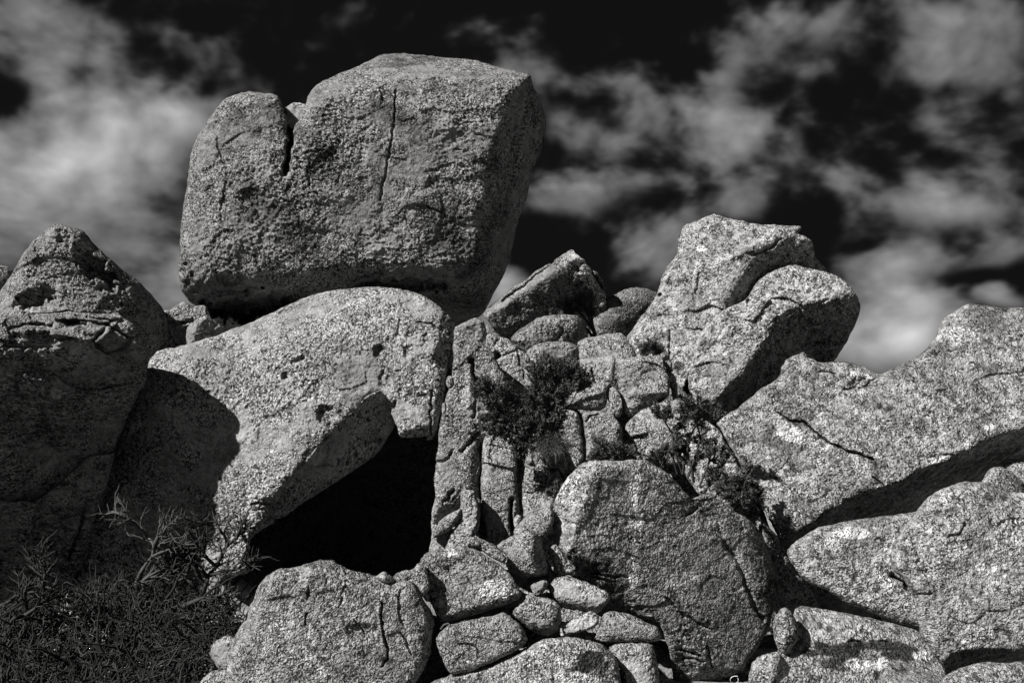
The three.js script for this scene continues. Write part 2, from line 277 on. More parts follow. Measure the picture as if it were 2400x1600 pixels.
    // texture in metres, laid on from the side that each face turns to
    const map = new Int32Array(nv * 3).fill(-1), ou = s.uvo ?? (id * .37) % 1, ov = (id * .61) % 1;
    for (let k = 0; k < faces.length; k += 3) {
      const n = cross(SM, faces[k], faces[k + 1], faces[k + 2]), ax = Math.abs(n[0]), ay = Math.abs(n[1]), az = Math.abs(n[2]), dir = ax > ay && ax > az ? 0 : ay > az ? 1 : 2;
      for (let q = 0; q < 3; q++) {
        const v = faces[k + q], m = v * 3 + dir;
        if (map[m] < 0) {
          map[m] = pos.length / 3; const X = P[3 * v], Y = P[3 * v + 1], Z = P[3 * v + 2], l = Math.hypot(N[3 * v], N[3 * v + 1], N[3 * v + 2]) || 1;
          pos.push(X, Y, Z); nrm.push(N[3 * v] / l, N[3 * v + 1] / l, N[3 * v + 2] / l); col.push(CL[v], CL[v], CL[v]);
          const q = fs / TILE; if (dir === 0) uv.push(Z * q + ou, Y * q + ov); else if (dir === 1) uv.push(X * q + ou, Z * q + ov); else uv.push(X * q + ou, Y * q + ov);
        }
        idx.push(map[m]);
      }
    }
  }
  sheet(s.step, false); if (s.T > .01) sheet(s.step * 4, true);
  const g = new THREE.BufferGeometry();
  g.setAttribute('position', new THREE.Float32BufferAttribute(pos, 3)); g.setAttribute('normal', new THREE.Float32BufferAttribute(nrm, 3));
  g.setAttribute('uv', new THREE.Float32BufferAttribute(uv, 2)); g.setAttribute('color', new THREE.Float32BufferAttribute(col, 3)); g.setIndex(idx);
  stat.tris += idx.length / 3;
  return g;
}
// the mesh stands at the middle of its own base
function seat(m, parent) {
  m.geometry.computeBoundingBox(); const b = m.geometry.boundingBox, c = V((b.min.x + b.max.x) / 2, b.min.y, (b.min.z + b.max.z) / 2);
  m.geometry.translate(-c.x, -c.y, -c.z); m.position.copy(c); if (parent) m.position.sub(parent.position); return m;
}
function rock(name, label, category, s, group) {
  const m = shade(seat(new THREE.Mesh(rockGeometry(s), ROCK[s.mat ?? 0]))); m.name = numbered(name); tag(m, label, category, group); scene.add(m); return m;
}
function rockPart(name, parent, s, label) { const m = shade(seat(new THREE.Mesh(rockGeometry(s), ROCK[s.mat ?? 0]), parent)); m.name = name; if (label) m.userData.label = label; parent.add(m); return m; }
function group(name, label, category, p) { const g = new THREE.Group(); g.name = numbered(name); g.position.copy(p); tag(g, label, category); scene.add(g); return g; }
// ---------------------------------------------------------------- the hill
{
  const xs = [], zs = [], P = [], I = [], U = [], Cc = [];
  const axis = (n, near, far, bias) => { const a = []; for (let i = -n; i <= n; i++) { const t = i / n; a.push(Math.sign(t) * (near * Math.abs(t) + far * Math.pow(Math.abs(t), bias))); } return a; };
  for (const v of axis(90, 14, 2500, 9)) { xs.push(v); zs.push(v - 6); }
  const hill = (x, z) => { const r = Math.hypot(x, z + 9), up = sstep(8.5, 2.5, r); return .40 * up + .10 * sstep(5, 2, r) - 8 * sstep(11, 300, r) + (r < 30 ? .08 * fbm(x * .8, 3, z * .8, 4) : 0); };
  for (const z of zs) for (const x of xs) { P.push(x, hill(x, z), z); U.push(x / TILE, z / TILE); const c = .42 * (1 + .4 * n3(x * 1.5, 2, z * 1.5)); Cc.push(c, c, c); }
  const n = xs.length; for (let j = 0; j < n - 1; j++) for (let i = 0; i < n - 1; i++) { const a = j * n + i; I.push(a, a + n, a + 1, a + 1, a + n, a + n + 1); }
  const g = new THREE.BufferGeometry(); g.setAttribute('position', new THREE.Float32BufferAttribute(P, 3)); g.setAttribute('uv', new THREE.Float32BufferAttribute(U, 2)); g.setAttribute('color', new THREE.Float32BufferAttribute(Cc, 3)); g.setIndex(I); g.computeVertexNormals();
  const m = shade(new THREE.Mesh(g, granite)); m.name = 'hillside'; m.userData = { kind: 'structure' }; scene.add(m);
}
function bedrock(s) { const m = shade(seat(new THREE.Mesh(rockGeometry({ step: 6, tone: .58, low: .12, mid: .05, ...s }), granite))); m.name = numbered('bedrock'); m.userData = { kind: 'structure' }; scene.add(m); }
bedrock({ o: [1060, 870, 1150, 850, 1260, 880, 1400, 870, 1560, 870, 1680, 1000, 1790, 1220, 1700, 1300, 1300, 1330, 1060, 1330, 1040, 1100], d: 8.3, n: [0, .25, .97], T: 1.6 });
bedrock({ o: [985, 1345, 1100, 1300, 1200, 1275, 1280, 1300, 1312, 1372, 1390, 1422, 1450, 1452, 1525, 1480, 1545, 1760, 960, 1760], d: 5.22, n: [0, .75, .66], T: .8, at: [1200, 1500], tone: .58, step: 4, low: .06 });
bedrock({ o: [420, 1540, 700, 1440, 1000, 1420, 1250, 1430, 1560, 1500, 1700, 1560, 1900, 1560, 1900, 1760, 420, 1760], d: 6.4, n: [0, .4, .92], T: 1.2, at: [1200, 1500], tone: .58 });
bedrock({ o: [1760, 1240, 1850, 1260, 2050, 1180, 2400, 1080, 2560, 1080, 2560, 1700, 1760, 1600], d: 7.6, n: [0, .2, .98], T: 1.6 });

// ---------------------------------------------------------------- the balanced boulder and the cave
rock('balanced_boulder', 'huge rounded boulder balanced on the cave rock, cleft at its upper left', 'boulder', { flake: .016, joint: 0,
  o: [593, 213, 552, 219, 527, 229, 497, 268, 465, 314, 449, 351, 440, 401, 435, 447, 426, 507, 421, 560, 419, 608, 417, 654, 426, 686, 453, 716, 483, 721, 492, 745, 540, 790, 700, 790, 900, 770, 1060, 775, 1090, 764, 1126, 741, 1144, 714, 1176, 654, 1195, 608, 1213, 521, 1236, 461, 1248, 392, 1266, 365, 1279, 310, 1280, 277, 1264, 231, 1250, 204, 1242, 173, 1222, 170, 1176, 158, 1108, 140, 1039, 134, 970, 128, 924, 124, 892, 128, 864, 142, 809, 167, 763, 186, 736, 204, 722, 222, 716, 245, 704, 275, 684, 303, 677, 300, 672, 280, 663, 252, 653, 227, 635, 218],
  d: 9.3, at: [850, 450], n: [.03, -.02, 1], r: .22, T: 2.6, low: .10, mid: .035, fine: .0085, tone: .48, li: .10, ds: .85,
  f: [{ e: [640, 210, 610, 700, 16], k: .3 }, { e: [475, 280, 428, 660, 38], k: .3 }, { e: [930, 700, 985, 200, 15], k: .3 }, { e: [1200, 250, 760, 300, 32], k: .5 }, { e: [1200, 185, 800, 190, 62], k: .3 }, { e: [1095, 720, 1222, 190, 62], k: .12 }, { e: [430, 700, 1060, 690, 60], k: .12 }], folds: [[56, .05, 380, 640, 455, 650, 540, 652, 625, 648, 720, 640, 809, 628, 880, 626, 947, 632, 1010, 630, 1080, 640, 1160, 650, 1260, 655]],
  cracks: [[8, .30, 682, 296, 682, 330, 674, 372, 668, 400], [2.6, .05, 928, 213, 924, 282, 912, 355, 903, 410, 892, 470], [4, .03, 1000, 405, 1025, 397, 1050, 386], [3, .03, 527, 430, 524, 448], [3, .03, 520, 470, 515, 492], [6, .05, 1230, 240, 1218, 330, 1195, 420, 1180, 520], [5, .04, 1215, 250, 1200, 340, 1180, 430]],
  pits: [[1010, 200, 60, 22, .05, .1], [1150, 560, 22, 40, .05], [455, 640, 30, 40, .03], [428, 640, 7, 9, .06], [440, 660, 7, 8, .06], [436, 618, 6, 7, .05], [452, 680, 8, 7, .06], [450, 642, 6, 7, .05], [1262, 330, 16, 34, .10], [600, 716, 150, 34, .8], [940, 668, 110, 16, .3]],
});
rock('wedged_stone', 'small pale stone lodged in the notch on top of the huge boulder', 'stone', { o: [660, 255, 680, 242, 705, 240, 722, 246, 722, 300, 700, 330, 676, 330, 664, 290], d: 10.0, n: [0, .5, .86], T: .5, tone: .66 });

const cave = group('cave_boulder', 'broad arched boulder with a black triangular cave mouth under it', 'boulder', at(700, 1400, 7.6));
rockPart('arch', cave, { flake: .012, joint: 0,
  o: [341, 863, 353, 836, 402, 817, 494, 790, 591, 754, 688, 708, 746, 686, 809, 676, 882, 671, 930, 676, 979, 686, 1017, 708, 1051, 737, 1066, 758, 1066, 790, 1060, 826, 1046, 873, 1042, 931, 1030, 985, 1018, 1028, 998, 1031, 1000, 1022, 978, 1025, 935, 1025, 928, 994, 911, 955, 889, 921, 862, 930, 838, 955, 809, 989, 760, 1037, 726, 1071, 697, 1105, 659, 1149, 636, 1178, 640, 1206, 642, 1226, 612, 1241, 588, 1260, 582, 1285, 584, 1342, 562, 1348, 518, 1362, 505, 1420, 440, 1500, 250, 1480, 150, 1420, 170, 1340, 200, 1240, 240, 1120, 290, 980],
  d: 7.7, at: [700, 900], n: [-.1, .36, .93], r: .07, T: .9, low: .07, mid: .022, fine: .008, tone: .66, li: .14, ds: .42,
  f: [{ e: [1000, 712, 420, 862, 32], k: .3 }, { e: [1010, 1020, 1036, 720, 48], k: .10 }, { e: [930, 1014, 1010, 996, 58], k: .03, box: [915, 980, 1060, 1040], feather: 8 }, { e: [598, 1240, 604, 1170, 50], k: .03, box: [570, 1165, 660, 1262], feather: 6 }],
  cracks: [[3, .05, 979, 756, 1010, 758, 1037, 776], [3.5, .06, 1012, 916, 1008, 1018], [3, .05, 590, 1181, 634, 1180], [4, .04, 902, 905, 893, 885, 897, 868], [3, .03, 930, 790, 938, 742]],
  pits: [[886, 822, 11, 19, 0.066], [963, 780, 20, 12, 0.028, -.3], [955, 824, 8, 16, 0.033], [985, 850, 26, 14, 0.022], [1043, 835, 22, 30, 0.055], [702, 848, 18, 11, 0.044, -.4], [668, 883, 14, 10, 0.044, -.4], [763, 974, 22, 25, 0.061, .3], [925, 948, 6, 12, 0.050], [897, 902, 12, 7, 0.028, .6], [911, 888, 7, 9, 0.022], [945, 890, 14, 9, 0.017, .5], [970, 895, 7, 15, 0.017], [935, 870, 12, 6, 0.017], [805, 706, 16, 11, 0.028], [1000, 800, 14, 18, 0.028], [940, 920, 10, 12, 0.028], [990, 930, 16, 10, 0.022], [880, 700, 60, 14, 0.017], [640, 980, 30, 10, 0.017], [520, 890, 60, 40, 0.022]],
});
rockPart('ceiling', cave, {
  o: [893, 915, 862, 925, 835, 950, 800, 990, 755, 1035, 720, 1072, 690, 1105, 655, 1145, 630, 1180, 640, 1216, 660, 1214, 707, 1180, 785, 1131, 833, 1100, 890, 1060, 930, 990, 915, 945],
  d: 7.52, at: [760, 1040], n: [.55, -.55, .62], r: .02, T: .5, low: .06, mid: .04, flake: .05, fine: .008, tone: .62, ds: .5, jag: .8,
});
{
  // the hollow behind the mouth: a thick-walled cup of rock, open to the front
  const prof = [], K = 22, A = 64, P = [], I = [], U = [], Cc = [];
  for (let i = 0; i <= K; i++) { const a = i / K * Math.PI / 2; prof.push([Math.sin(a) * 1.0, Math.cos(a) * 2.6]); }
  for (let i = 0; i <= 8; i++) { const a = (1 - i / 8) * Math.PI / 2; prof.push([Math.sin(a) * 1.1, Math.cos(a) * 2.9]); }
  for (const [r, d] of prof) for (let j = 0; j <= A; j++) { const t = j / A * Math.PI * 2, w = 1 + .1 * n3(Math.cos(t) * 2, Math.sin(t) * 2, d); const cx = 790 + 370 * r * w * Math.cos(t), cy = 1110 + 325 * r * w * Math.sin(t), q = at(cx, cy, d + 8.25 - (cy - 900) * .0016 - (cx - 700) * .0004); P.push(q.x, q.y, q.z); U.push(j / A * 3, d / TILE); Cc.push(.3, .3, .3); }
  for (let i = 0; i < prof.length - 1; i++) for (let j = 0; j < A; j++) { const a = i * (A + 1) + j, b = a + A + 1; I.push(a, b, a + 1, a + 1, b, b + 1); }
  const g = new THREE.BufferGeometry(); g.setAttribute('position', new THREE.Float32BufferAttribute(P, 3)); g.setAttribute('uv', new THREE.Float32BufferAttribute(U, 2)); g.setAttribute('color', new THREE.Float32BufferAttribute(Cc, 3)); g.setIndex(I); g.computeVertexNormals();
  const m = shade(seat(new THREE.Mesh(g, granite), cave)); m.name = 'cave_wall'; cave.add(m);
}

// ---------------------------------------------------------------- the left side
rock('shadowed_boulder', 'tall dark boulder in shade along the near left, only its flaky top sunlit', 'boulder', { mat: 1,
  o: [-260, 780, -120, 752, 0, 743, 59, 733, 138, 729, 158, 723, 174, 729, 237, 735, 273, 731, 285, 743, 308, 757, 318, 772, 340, 800, 352, 828, 346, 860, 338, 899, 320, 935, 303, 968, 290, 1010, 268, 1070, 247, 1150, 218, 1240, 204, 1300, 186, 1340, 150, 1400, 120, 1470, 60, 1560, -260, 1560],
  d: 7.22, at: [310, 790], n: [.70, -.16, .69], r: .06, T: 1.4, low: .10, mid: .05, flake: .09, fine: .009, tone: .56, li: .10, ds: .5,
  f: [{ e: [305, 762, -40, 815, 66], k: .12 }],
  cracks: [[4, .08, 150, 752, 200, 752, 250, 762, 300, 790], [4, .06, 215, 800, 240, 775, 262, 752], [4, .05, 215, 800, 250, 830, 290, 815, 310, 790], [5, .05, 20, 770, 60, 760, 120, 765], [5, .05, 180, 740, 230, 748, 285, 752], [6, .06, 205, 1170, 190, 1230, 160, 1310]],
  pits: [[175, 758, 40, 9, .09, .1], [80, 800, 70, 22, .06]], marks: [[132, 925, 20, 17, .95, 0, .2], [198, 832, 38, 26, .75, 0, .2], [187, 785, 16, 12, .9]],
});
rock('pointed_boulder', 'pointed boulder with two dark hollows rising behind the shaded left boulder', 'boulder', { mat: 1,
  o: [-60, 760, 0, 682, 16, 656, 32, 634, 51, 595, 83, 559, 119, 527, 138, 524, 170, 531, 194, 541, 206, 555, 219, 575, 253, 603, 285, 630, 316, 654, 344, 678, 368, 705, 386, 733, 395, 765, 392, 792, 374, 814, 352, 832, 352, 1000, 100, 1000, -60, 900],
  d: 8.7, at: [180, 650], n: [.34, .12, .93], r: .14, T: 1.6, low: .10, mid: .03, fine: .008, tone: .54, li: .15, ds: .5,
  f: [{ e: [125, 530, 70, 740, 40], k: .2 }, { e: [300, 800, 215, 570, 34], k: .2 }], pits: [[225, 630, 62, 24, .17, .6], [248, 652, 34, 26, .10, .4], [200, 600, 40, 20, .05, .7], [82, 698, 48, 26, .15, -.25], [110, 705, 30, 20, .05], [150, 560, 20, 20, .04]], cracks: [[6, .06, 200, 545, 222, 580]],
});
rock('far_boulder', 'sliver of a dark rounded boulder at the far left edge', 'boulder', { o: [-160, 640, -60, 618, 0, 621, 16, 623, 34, 636, 30, 690, 0, 760, -160, 800], d: 10.4, n: [.4, .1, .9], T: 1.2, tone: .58 });
rock('rubble_block', 'grey ledged block seen through the gap under the huge boulder', 'stone', { o: [370, 735, 385, 726, 398, 724, 422, 711, 436, 707, 450, 718, 470, 716, 484, 720, 484, 733, 500, 760, 490, 830, 440, 850, 370, 840], d: 9.7, n: [.15, .35, .93], T: .8, tone: .58, cracks: [[3, .06, 390, 753, 415, 757, 450, 754]], f: [{ e: [370, 756, 480, 752, 30], k: .03 }] });
rock('rubble_block', 'small bright-edged stone in front of the ledged block, left of the cave rock crest', 'stone', { o: [434, 780, 440, 765, 460, 747, 482, 737, 496, 745, 530, 770, 520, 830, 440, 840, 436, 800], d: 9.1, n: [.6, .1, .8], T: .6, tone: .58, f: [{ e: [466, 740, 446, 800, 55], k: .04 }] });
rock('flat_flake', 'thin flat rock flake lying at the left end of the cave rock', 'stone', { o: [352, 838, 368, 822, 400, 813, 410, 818, 404, 830, 370, 850, 352, 856], d: 8.45, n: [.3, .5, .8], T: .25, tone: .6, r: .04 });

// ---------------------------------------------------------------- far rocks between the two tall ones
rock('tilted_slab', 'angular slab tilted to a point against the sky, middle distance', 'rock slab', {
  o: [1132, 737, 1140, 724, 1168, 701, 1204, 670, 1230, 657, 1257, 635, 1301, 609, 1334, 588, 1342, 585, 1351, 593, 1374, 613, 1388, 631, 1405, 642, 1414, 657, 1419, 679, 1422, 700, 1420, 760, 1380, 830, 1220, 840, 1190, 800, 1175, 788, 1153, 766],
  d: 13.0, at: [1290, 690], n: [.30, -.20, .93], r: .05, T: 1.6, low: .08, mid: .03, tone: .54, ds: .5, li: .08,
  f: [{ e: [1345, 606, 1150, 737, 62], k: .03 }], marks: [[1375, 640, 70, 16, 1.25, 1.02, .3], [1408, 690, 30, 14, 1.1, 1.2, .3]], cracks: [[3, .08, 1300, 614, 1270, 636, 1220, 675, 1175, 705], [3, .08, 1388, 634, 1402, 660, 1412, 680]],  // pale marks paint the sunlit look of the right facet into the colour
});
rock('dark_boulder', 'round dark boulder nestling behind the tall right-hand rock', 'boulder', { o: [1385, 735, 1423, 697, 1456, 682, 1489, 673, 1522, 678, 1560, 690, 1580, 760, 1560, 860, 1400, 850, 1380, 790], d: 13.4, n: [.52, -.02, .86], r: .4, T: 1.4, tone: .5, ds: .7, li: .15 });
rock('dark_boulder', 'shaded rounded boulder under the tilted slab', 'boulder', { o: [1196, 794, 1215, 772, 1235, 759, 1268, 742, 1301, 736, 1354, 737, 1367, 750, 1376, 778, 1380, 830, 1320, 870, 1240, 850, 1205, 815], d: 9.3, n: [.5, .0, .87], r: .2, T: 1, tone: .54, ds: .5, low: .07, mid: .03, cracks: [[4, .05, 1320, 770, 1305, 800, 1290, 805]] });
rock('dark_boulder', 'low rock half in sun behind the top of the heather bush', 'stone', { o: [1232, 825, 1257, 804, 1301, 800, 1341, 802, 1357, 814, 1356, 834, 1340, 900, 1240, 900], d: 9.0, n: [.22, .2, .95], r: .10, T: .8, tone: .56 });
rock('sunlit_stone', 'smooth sunlit stone lying below the round dark boulder', 'stone', { mat: 1, o: [1351, 802, 1367, 794, 1412, 783, 1451, 778, 1467, 790, 1478, 808, 1490, 828, 1494, 860, 1420, 900, 1356, 890, 1358, 830], d: 8.9, n: [-.05, .6, .8], r: .10, T: .7, tone: .6, cracks: [[3, .04, 1380, 802, 1400, 796, 1410, 803]] });

// ---------------------------------------------------------------- the broken wall of blocks in the middle
rock('shaded_stone', 'dark stone tucked under the right foot of the huge boulder', 'stone', { o: [1062, 772, 1090, 752, 1121, 743, 1134, 752, 1141, 775, 1135, 800, 1100, 830, 1064, 810], d: 9.0, n: [.2, .2, .95], T: .6, tone: .6 });
rock('shaded_stone', 'small dark leaning stone against the bright sliver of sky', 'stone', { o: [1136, 764, 1141, 759, 1158, 770, 1168, 782, 1160, 800, 1140, 805], d: 9.4, n: [.3, .2, .93], T: .4, tone: .6, r: .04 });
rock('wall_rock', 'pale sloping rock with fine cracks above the heather bush, crest notched', 'rock', { mat: 1,
  o: [1139, 784, 1160, 780, 1173, 791, 1190, 792, 1204, 807, 1217, 820, 1241, 833, 1244, 846, 1256, 900, 1260, 960, 1240, 1010, 1200, 1000, 1150, 900, 1136, 820], d: 8.0, n: [-.1, .42, .9], r: .05, T: .8, low: .06, mid: .03, tone: .66,
  cracks: [[3, .05, 1212, 812, 1216, 838, 1228, 870, 1230, 890], [3, .04, 1172, 792, 1160, 808], [2.5, .03, 1180, 835, 1210, 820]], pits: [[1163, 834, 11, 8, .15]],
});
rock('rock_pillar', 'furrowed pale rock pillar forming the right jamb of the cave', 'rock', { mat: 1,
  o: [1065, 772, 1076, 770, 1091, 783, 1119, 797, 1147, 816, 1157, 826, 1164, 846, 1180, 874, 1198, 910, 1180, 960, 1130, 1030, 1126, 1100, 1126, 1200, 1120, 1300, 1060, 1330, 1004, 1310, 1007, 1285, 1014, 1252, 1009, 1230, 1013, 1195, 1021, 1165, 1017, 1124, 1022, 1078, 1027, 1046, 1024, 1080, 1028, 1011, 1040, 950, 1055, 900, 1063, 850, 1062, 800],
  d: 7.5, at: [1075, 1000], n: [-.12, .24, .96], r: .05, T: .8, low: .07, mid: .026, fine: .006, tone: .66,
  f: [{ e: [1092, 1120, 1122, 960, 42], k: .04, box: [1070, 930, 1140, 1180], feather: 14 }, { e: [1105, 840, 1118, 920, -30], k: .03, box: [1090, 810, 1180, 960], feather: 12 }, { e: [1015, 1200, 1075, 1145, 48], k: .03, box: [995, 1130, 1090, 1240], feather: 10 }],
  cracks: [[5, .10, 1104, 842, 1112, 880, 1120, 905], [4, .05, 1024, 1085, 1050, 1075, 1060, 1060], [5, .06, 1080, 1060, 1100, 1040, 1118, 1015], [5, .06, 1040, 1180, 1062, 1150], [4, .04, 1120, 920, 1110, 980]],
});
rock('rock_pillar', 'smooth pale pillar between two upright clefts, under the heather bush', 'rock', { mat: 1,
  o: [1130, 1040, 1150, 990, 1190, 960, 1215, 970, 1216, 1040, 1210, 1080, 1211, 1130, 1214, 1160, 1217, 1200, 1206, 1215, 1203, 1245, 1190, 1290, 1160, 1320, 1146, 1270, 1130, 1205, 1127, 1140, 1129, 1090], d: 7.35, n: [-.08, .22, .97], r: .06, T: .7, low: .05, mid: .025, tone: .66,
  cracks: [[5, .10, 1200, 1170, 1198, 1215, 1202, 1245]],
});
rock('foot_stone', 'wedge-shaped stone at the foot of the cave jamb', 'stone', { mat: 1, o: [1080, 1152, 1092, 1148, 1112, 1148, 1122, 1180, 1126, 1196, 1124, 1232, 1112, 1262, 1100, 1300, 1040, 1300, 1046, 1275, 1062, 1240, 1078, 1215], d: 7.1, n: [-.2, .25, .95], r: .04, T: .4, tone: .68, f: [{ e: [1104, 1260, 1122, 1190, 60], k: .03 }] });
rock('foot_stone', 'slanting rock flake at the lower left of the cave jamb', 'stone', { mat: 1, o: [1016, 1248, 1030, 1218, 1066, 1196, 1082, 1190, 1082, 1208, 1060, 1240, 1034, 1256, 1014, 1262], d: 7.08, n: [-.3, .35, .9], r: .04, T: .3, tone: .64, f: [{ e: [1016, 1254, 1066, 1222, 45], k: .03 }] });
rock('wall_rock', 'angular rock right of the black upright cleft, below the heather', 'rock', { mat: 1,
  o: [1232, 1000, 1290, 1000, 1320, 1050, 1326, 1100, 1316, 1150, 1300, 1195, 1260, 1215, 1228, 1215, 1224, 1180, 1222, 1140, 1226, 1100, 1230, 1060], d: 7.40, n: [-.05, .2, .98], r: .05, T: .6, low: .06, mid: .04, tone: .62, f: [{ e: [1235, 1105, 1310, 1120, -24], k: .04 }, { e: [1310, 1075, 1225, 1085, 25], k: .04 }], cracks: [[4, .05, 1245, 1090, 1270, 1100], [5, .10, 1290, 1100, 1310, 1100, 1322, 1130]],
});
const WB = { flake: .03, joint: .004, mat: 1, r: .05, T: .6, low: .04, mid: .03, tone: .66 };
const wall = (label, s) => rock('wall_block', label, 'rock block', { ...WB, ...s });
wall('top left block of the cracked wall, beside the heather', { o: [1343, 850, 1362, 841, 1400, 834, 1435, 831, 1443, 842, 1441, 870, 1438, 892, 1424, 906, 1400, 912, 1370, 905, 1345, 890], d: 7.9, n: [-.1, .3, .95], cracks: [[2.5, .05, 1386, 862, 1392, 885, 1400, 896]], f: [{ e: [1440, 842, 1345, 850, 50], k: .04 }] });
wall('low ledge of wall rock left of the thin slab', { o: [1310, 930, 1340, 905, 1385, 900, 1436, 894, 1424, 915, 1422, 940, 1420, 955, 1401, 966, 1347, 958, 1310, 960], d: 7.8, n: [-.15, .35, .92], f: [{ e: [1330, 945, 1420, 935, 40], k: .05 }] });
wall('thin upright slab squeezed between the wall blocks', { o: [1428, 910, 1436, 904, 1446, 908, 1457, 930, 1459, 966, 1450, 980, 1436, 968, 1427, 955], d: 7.72, n: [-.1, .2, .97], r: .03, T: .3 });
wall('largest block of the cracked wall, with a bulging lower lip', { o: [1448, 842, 1480, 836, 1512, 834, 1552, 832, 1558, 864, 1571, 891, 1569, 930, 1540, 948, 1520, 965, 1475, 985, 1462, 960, 1458, 930, 1448, 905, 1446, 870], d: 7.75, n: [-.06, .18, .98], mid: .04, f: [{ e: [1556, 846, 1448, 852, 45], k: .04 }, { e: [1480, 960, 1570, 905, 40], k: .04 }, { e: [1490, 900, 1565, 880, -25], k: .05, box: [1470, 850, 1580, 935], feather: 15 }] });
wall('pale lower wall rock right of the dark hollow', { o: [1468, 990, 1500, 962, 1530, 950, 1565, 936, 1592, 936, 1608, 970, 1616, 1010, 1640, 1060, 1600, 1090, 1500, 1090, 1482, 1065, 1478, 1030, 1464, 1008], d: 7.6, n: [-.1, .35, .93], tone: .7 });
wall('upright block under the right edge of the heather', { o: [1296, 970, 1313, 962, 1340, 960, 1358, 968, 1362, 1000, 1366, 1040, 1370, 1076, 1350, 1105, 1318, 1100, 1300, 1050], d: 7.6, n: [-.12, .28, .95] });
wall('rounded square block above the flat top of the big foreground boulder', { o: [1364, 968, 1400, 962, 1438, 971, 1452, 990, 1459, 1006, 1460, 1045, 1462, 1080, 1372, 1085, 1374, 1040, 1369, 1000], d: 7.45, n: [-.1, .28, .95], r: .07, cracks: [[3, .04, 1375, 990, 1385, 978, 1405, 972]] });
wall('narrow corner splinter at the right end of the cracked wall', { o: [1556, 862, 1570, 868, 1582, 878, 1588, 900, 1592, 950, 1596, 985, 1580, 950, 1573, 910, 1562, 885], d: 7.85, n: [-.1, .2, .97], r: .03, T: .4 });
wall('small corner stone on the wall top below the little round bush', { o: [1546, 830, 1562, 828, 1576, 850, 1578, 872, 1562, 868, 1554, 850], d: 7.9, n: [-.1, .3, .95], r: .03, T: .3 });
rock('pale_wedge', 'pale wedge of rock between the spiny bush and the cracked right slab', 'rock', { mat: 2, o: [1590, 990, 1640, 975, 1682, 1002, 1716, 1062, 1744, 1112, 1774, 1164, 1796, 1215, 1812, 1252, 1790, 1262, 1740, 1220, 1700, 1190, 1640, 1165, 1600, 1100], d: 7.2, n: [-.2, .34, .92], r: .05, T: .5, tone: .74, li: .35, low: .05 });
rock('pebble', 'rounded pebble caught high in the cleft beside the cave arch', 'pebble', { o: [1045, 900, 1046, 886, 1054, 880, 1063, 886, 1065, 900, 1060, 911, 1050, 911], d: 7.25, r: .045, T: .06, step: 2, low: .01, mid: .004 });
rock('pebble', 'small pebble caught lower in the cleft beside the cave arch', 'pebble', { o: [1035, 962, 1038, 946, 1044, 944, 1047, 958, 1045, 968, 1038, 970], d: 7.3, r: .03, T: .05, step: 2, low: .01, mid: .004 });

// ---------------------------------------------------------------- the tall rock and the slabs on the right
const fork = group('forked_boulder', 'tall leaning boulder on the right, split by a dark fold into two lobes', 'boulder', at(1680, 1150, 8.8));
const FK = { mat: 2, flake: .028, joint: .012, r: .08, low: .08, mid: .022, fine: .006, tone: .64, li: .34, ds: .30 };
rockPart('upper_lobe', fork, { ...FK,
  o: [1671, 499, 1633, 518, 1603, 527, 1592, 556, 1588, 595, 1565, 620, 1552, 646, 1539, 688, 1505, 739, 1471, 786, 1469, 797, 1488, 822, 1500, 880, 1530, 1000, 1560, 1100, 1640, 1100, 1676, 1040, 1740, 900, 1860, 760, 1936, 700, 1944, 645, 1939, 634, 1930, 620, 1909, 599, 1905, 565, 1888, 552, 1871, 548, 1880, 535, 1877, 529, 1845, 527, 1803, 527, 1743, 520, 1697, 508],
  d: 8.7, at: [1640, 750], n: [-.34, .26, .9], T: 1.5,
  f: [{ e: [1880, 575, 1590, 560, 28], k: .2 }, { e: [1596, 545, 1582, 610, 30], k: .1 }], folds: [[58, .02, 1690, 745, 1704, 718, 1735, 650, 1760, 607, 1790, 582, 1828, 560, 1850, 550, 1900, 548]],
  cracks: [[3, .06, 1828, 561, 1812, 580, 1775, 595], [4, .05, 1568, 775, 1570, 810, 1566, 850], [3, .03, 1610, 770, 1650, 775, 1655, 800], [3, .03, 1640, 640, 1632, 690]],
  pits: [[1548, 692, 6, 5, .08], [1560, 650, 12, 10, -.04], [1740, 590, 50, 14, -.05, -.4]], marks: [[1643, 582, 12, 9, 1.1], [1635, 643, 10, 16, 1.1, -.7], [1648, 661, 7, 12, 1.1], [1636, 619, 8, 14, 1.05, .6], [1740, 597, 6, 5, .15], [1590, 860, 16, 12, .15], [1672, 866, 15, 9, .14, .4], [1655, 840, 22, 14, 1.05, -.4], [1690, 885, 10, 7, 1.05]],
});
rockPart('lower_lobe', fork, { ...FK,
  o: [1706, 720, 1748, 704, 1777, 658, 1803, 637, 1858, 620, 1905, 631, 1939, 637, 1964, 646, 1994, 671, 2010, 695, 2018, 714, 2015, 735, 1998, 778, 1973, 820, 1956, 846, 1900, 900, 1828, 960, 1740, 1040, 1676, 1060, 1650, 1010, 1640, 970, 1610, 900, 1630, 800, 1668, 748],
  d: 8.5, at: [1720, 780], n: [-.30, .28, .91], T: 1.5, r: .06,
  folds: [[57, .015, 1655, 975, 1668, 946, 1705, 909, 1739, 875, 1782, 816, 1799, 773, 1824, 739, 1867, 718, 1952, 701, 1994, 686, 2040, 684], [30, .1, 2060, 690, 1990, 672, 1900, 655, 1800, 665]],
  cracks: [[3, .03, 1800, 760, 1860, 730, 1940, 704], [3, .03, 1805, 770, 1880, 735]], marks: [[1755, 757, 13, 11, 1.15], [1745, 760, 20, 9, 1.0], [1700, 830, 8, 12, 1.1]], pits: [[1754, 708, 5, 9, .08]],
});
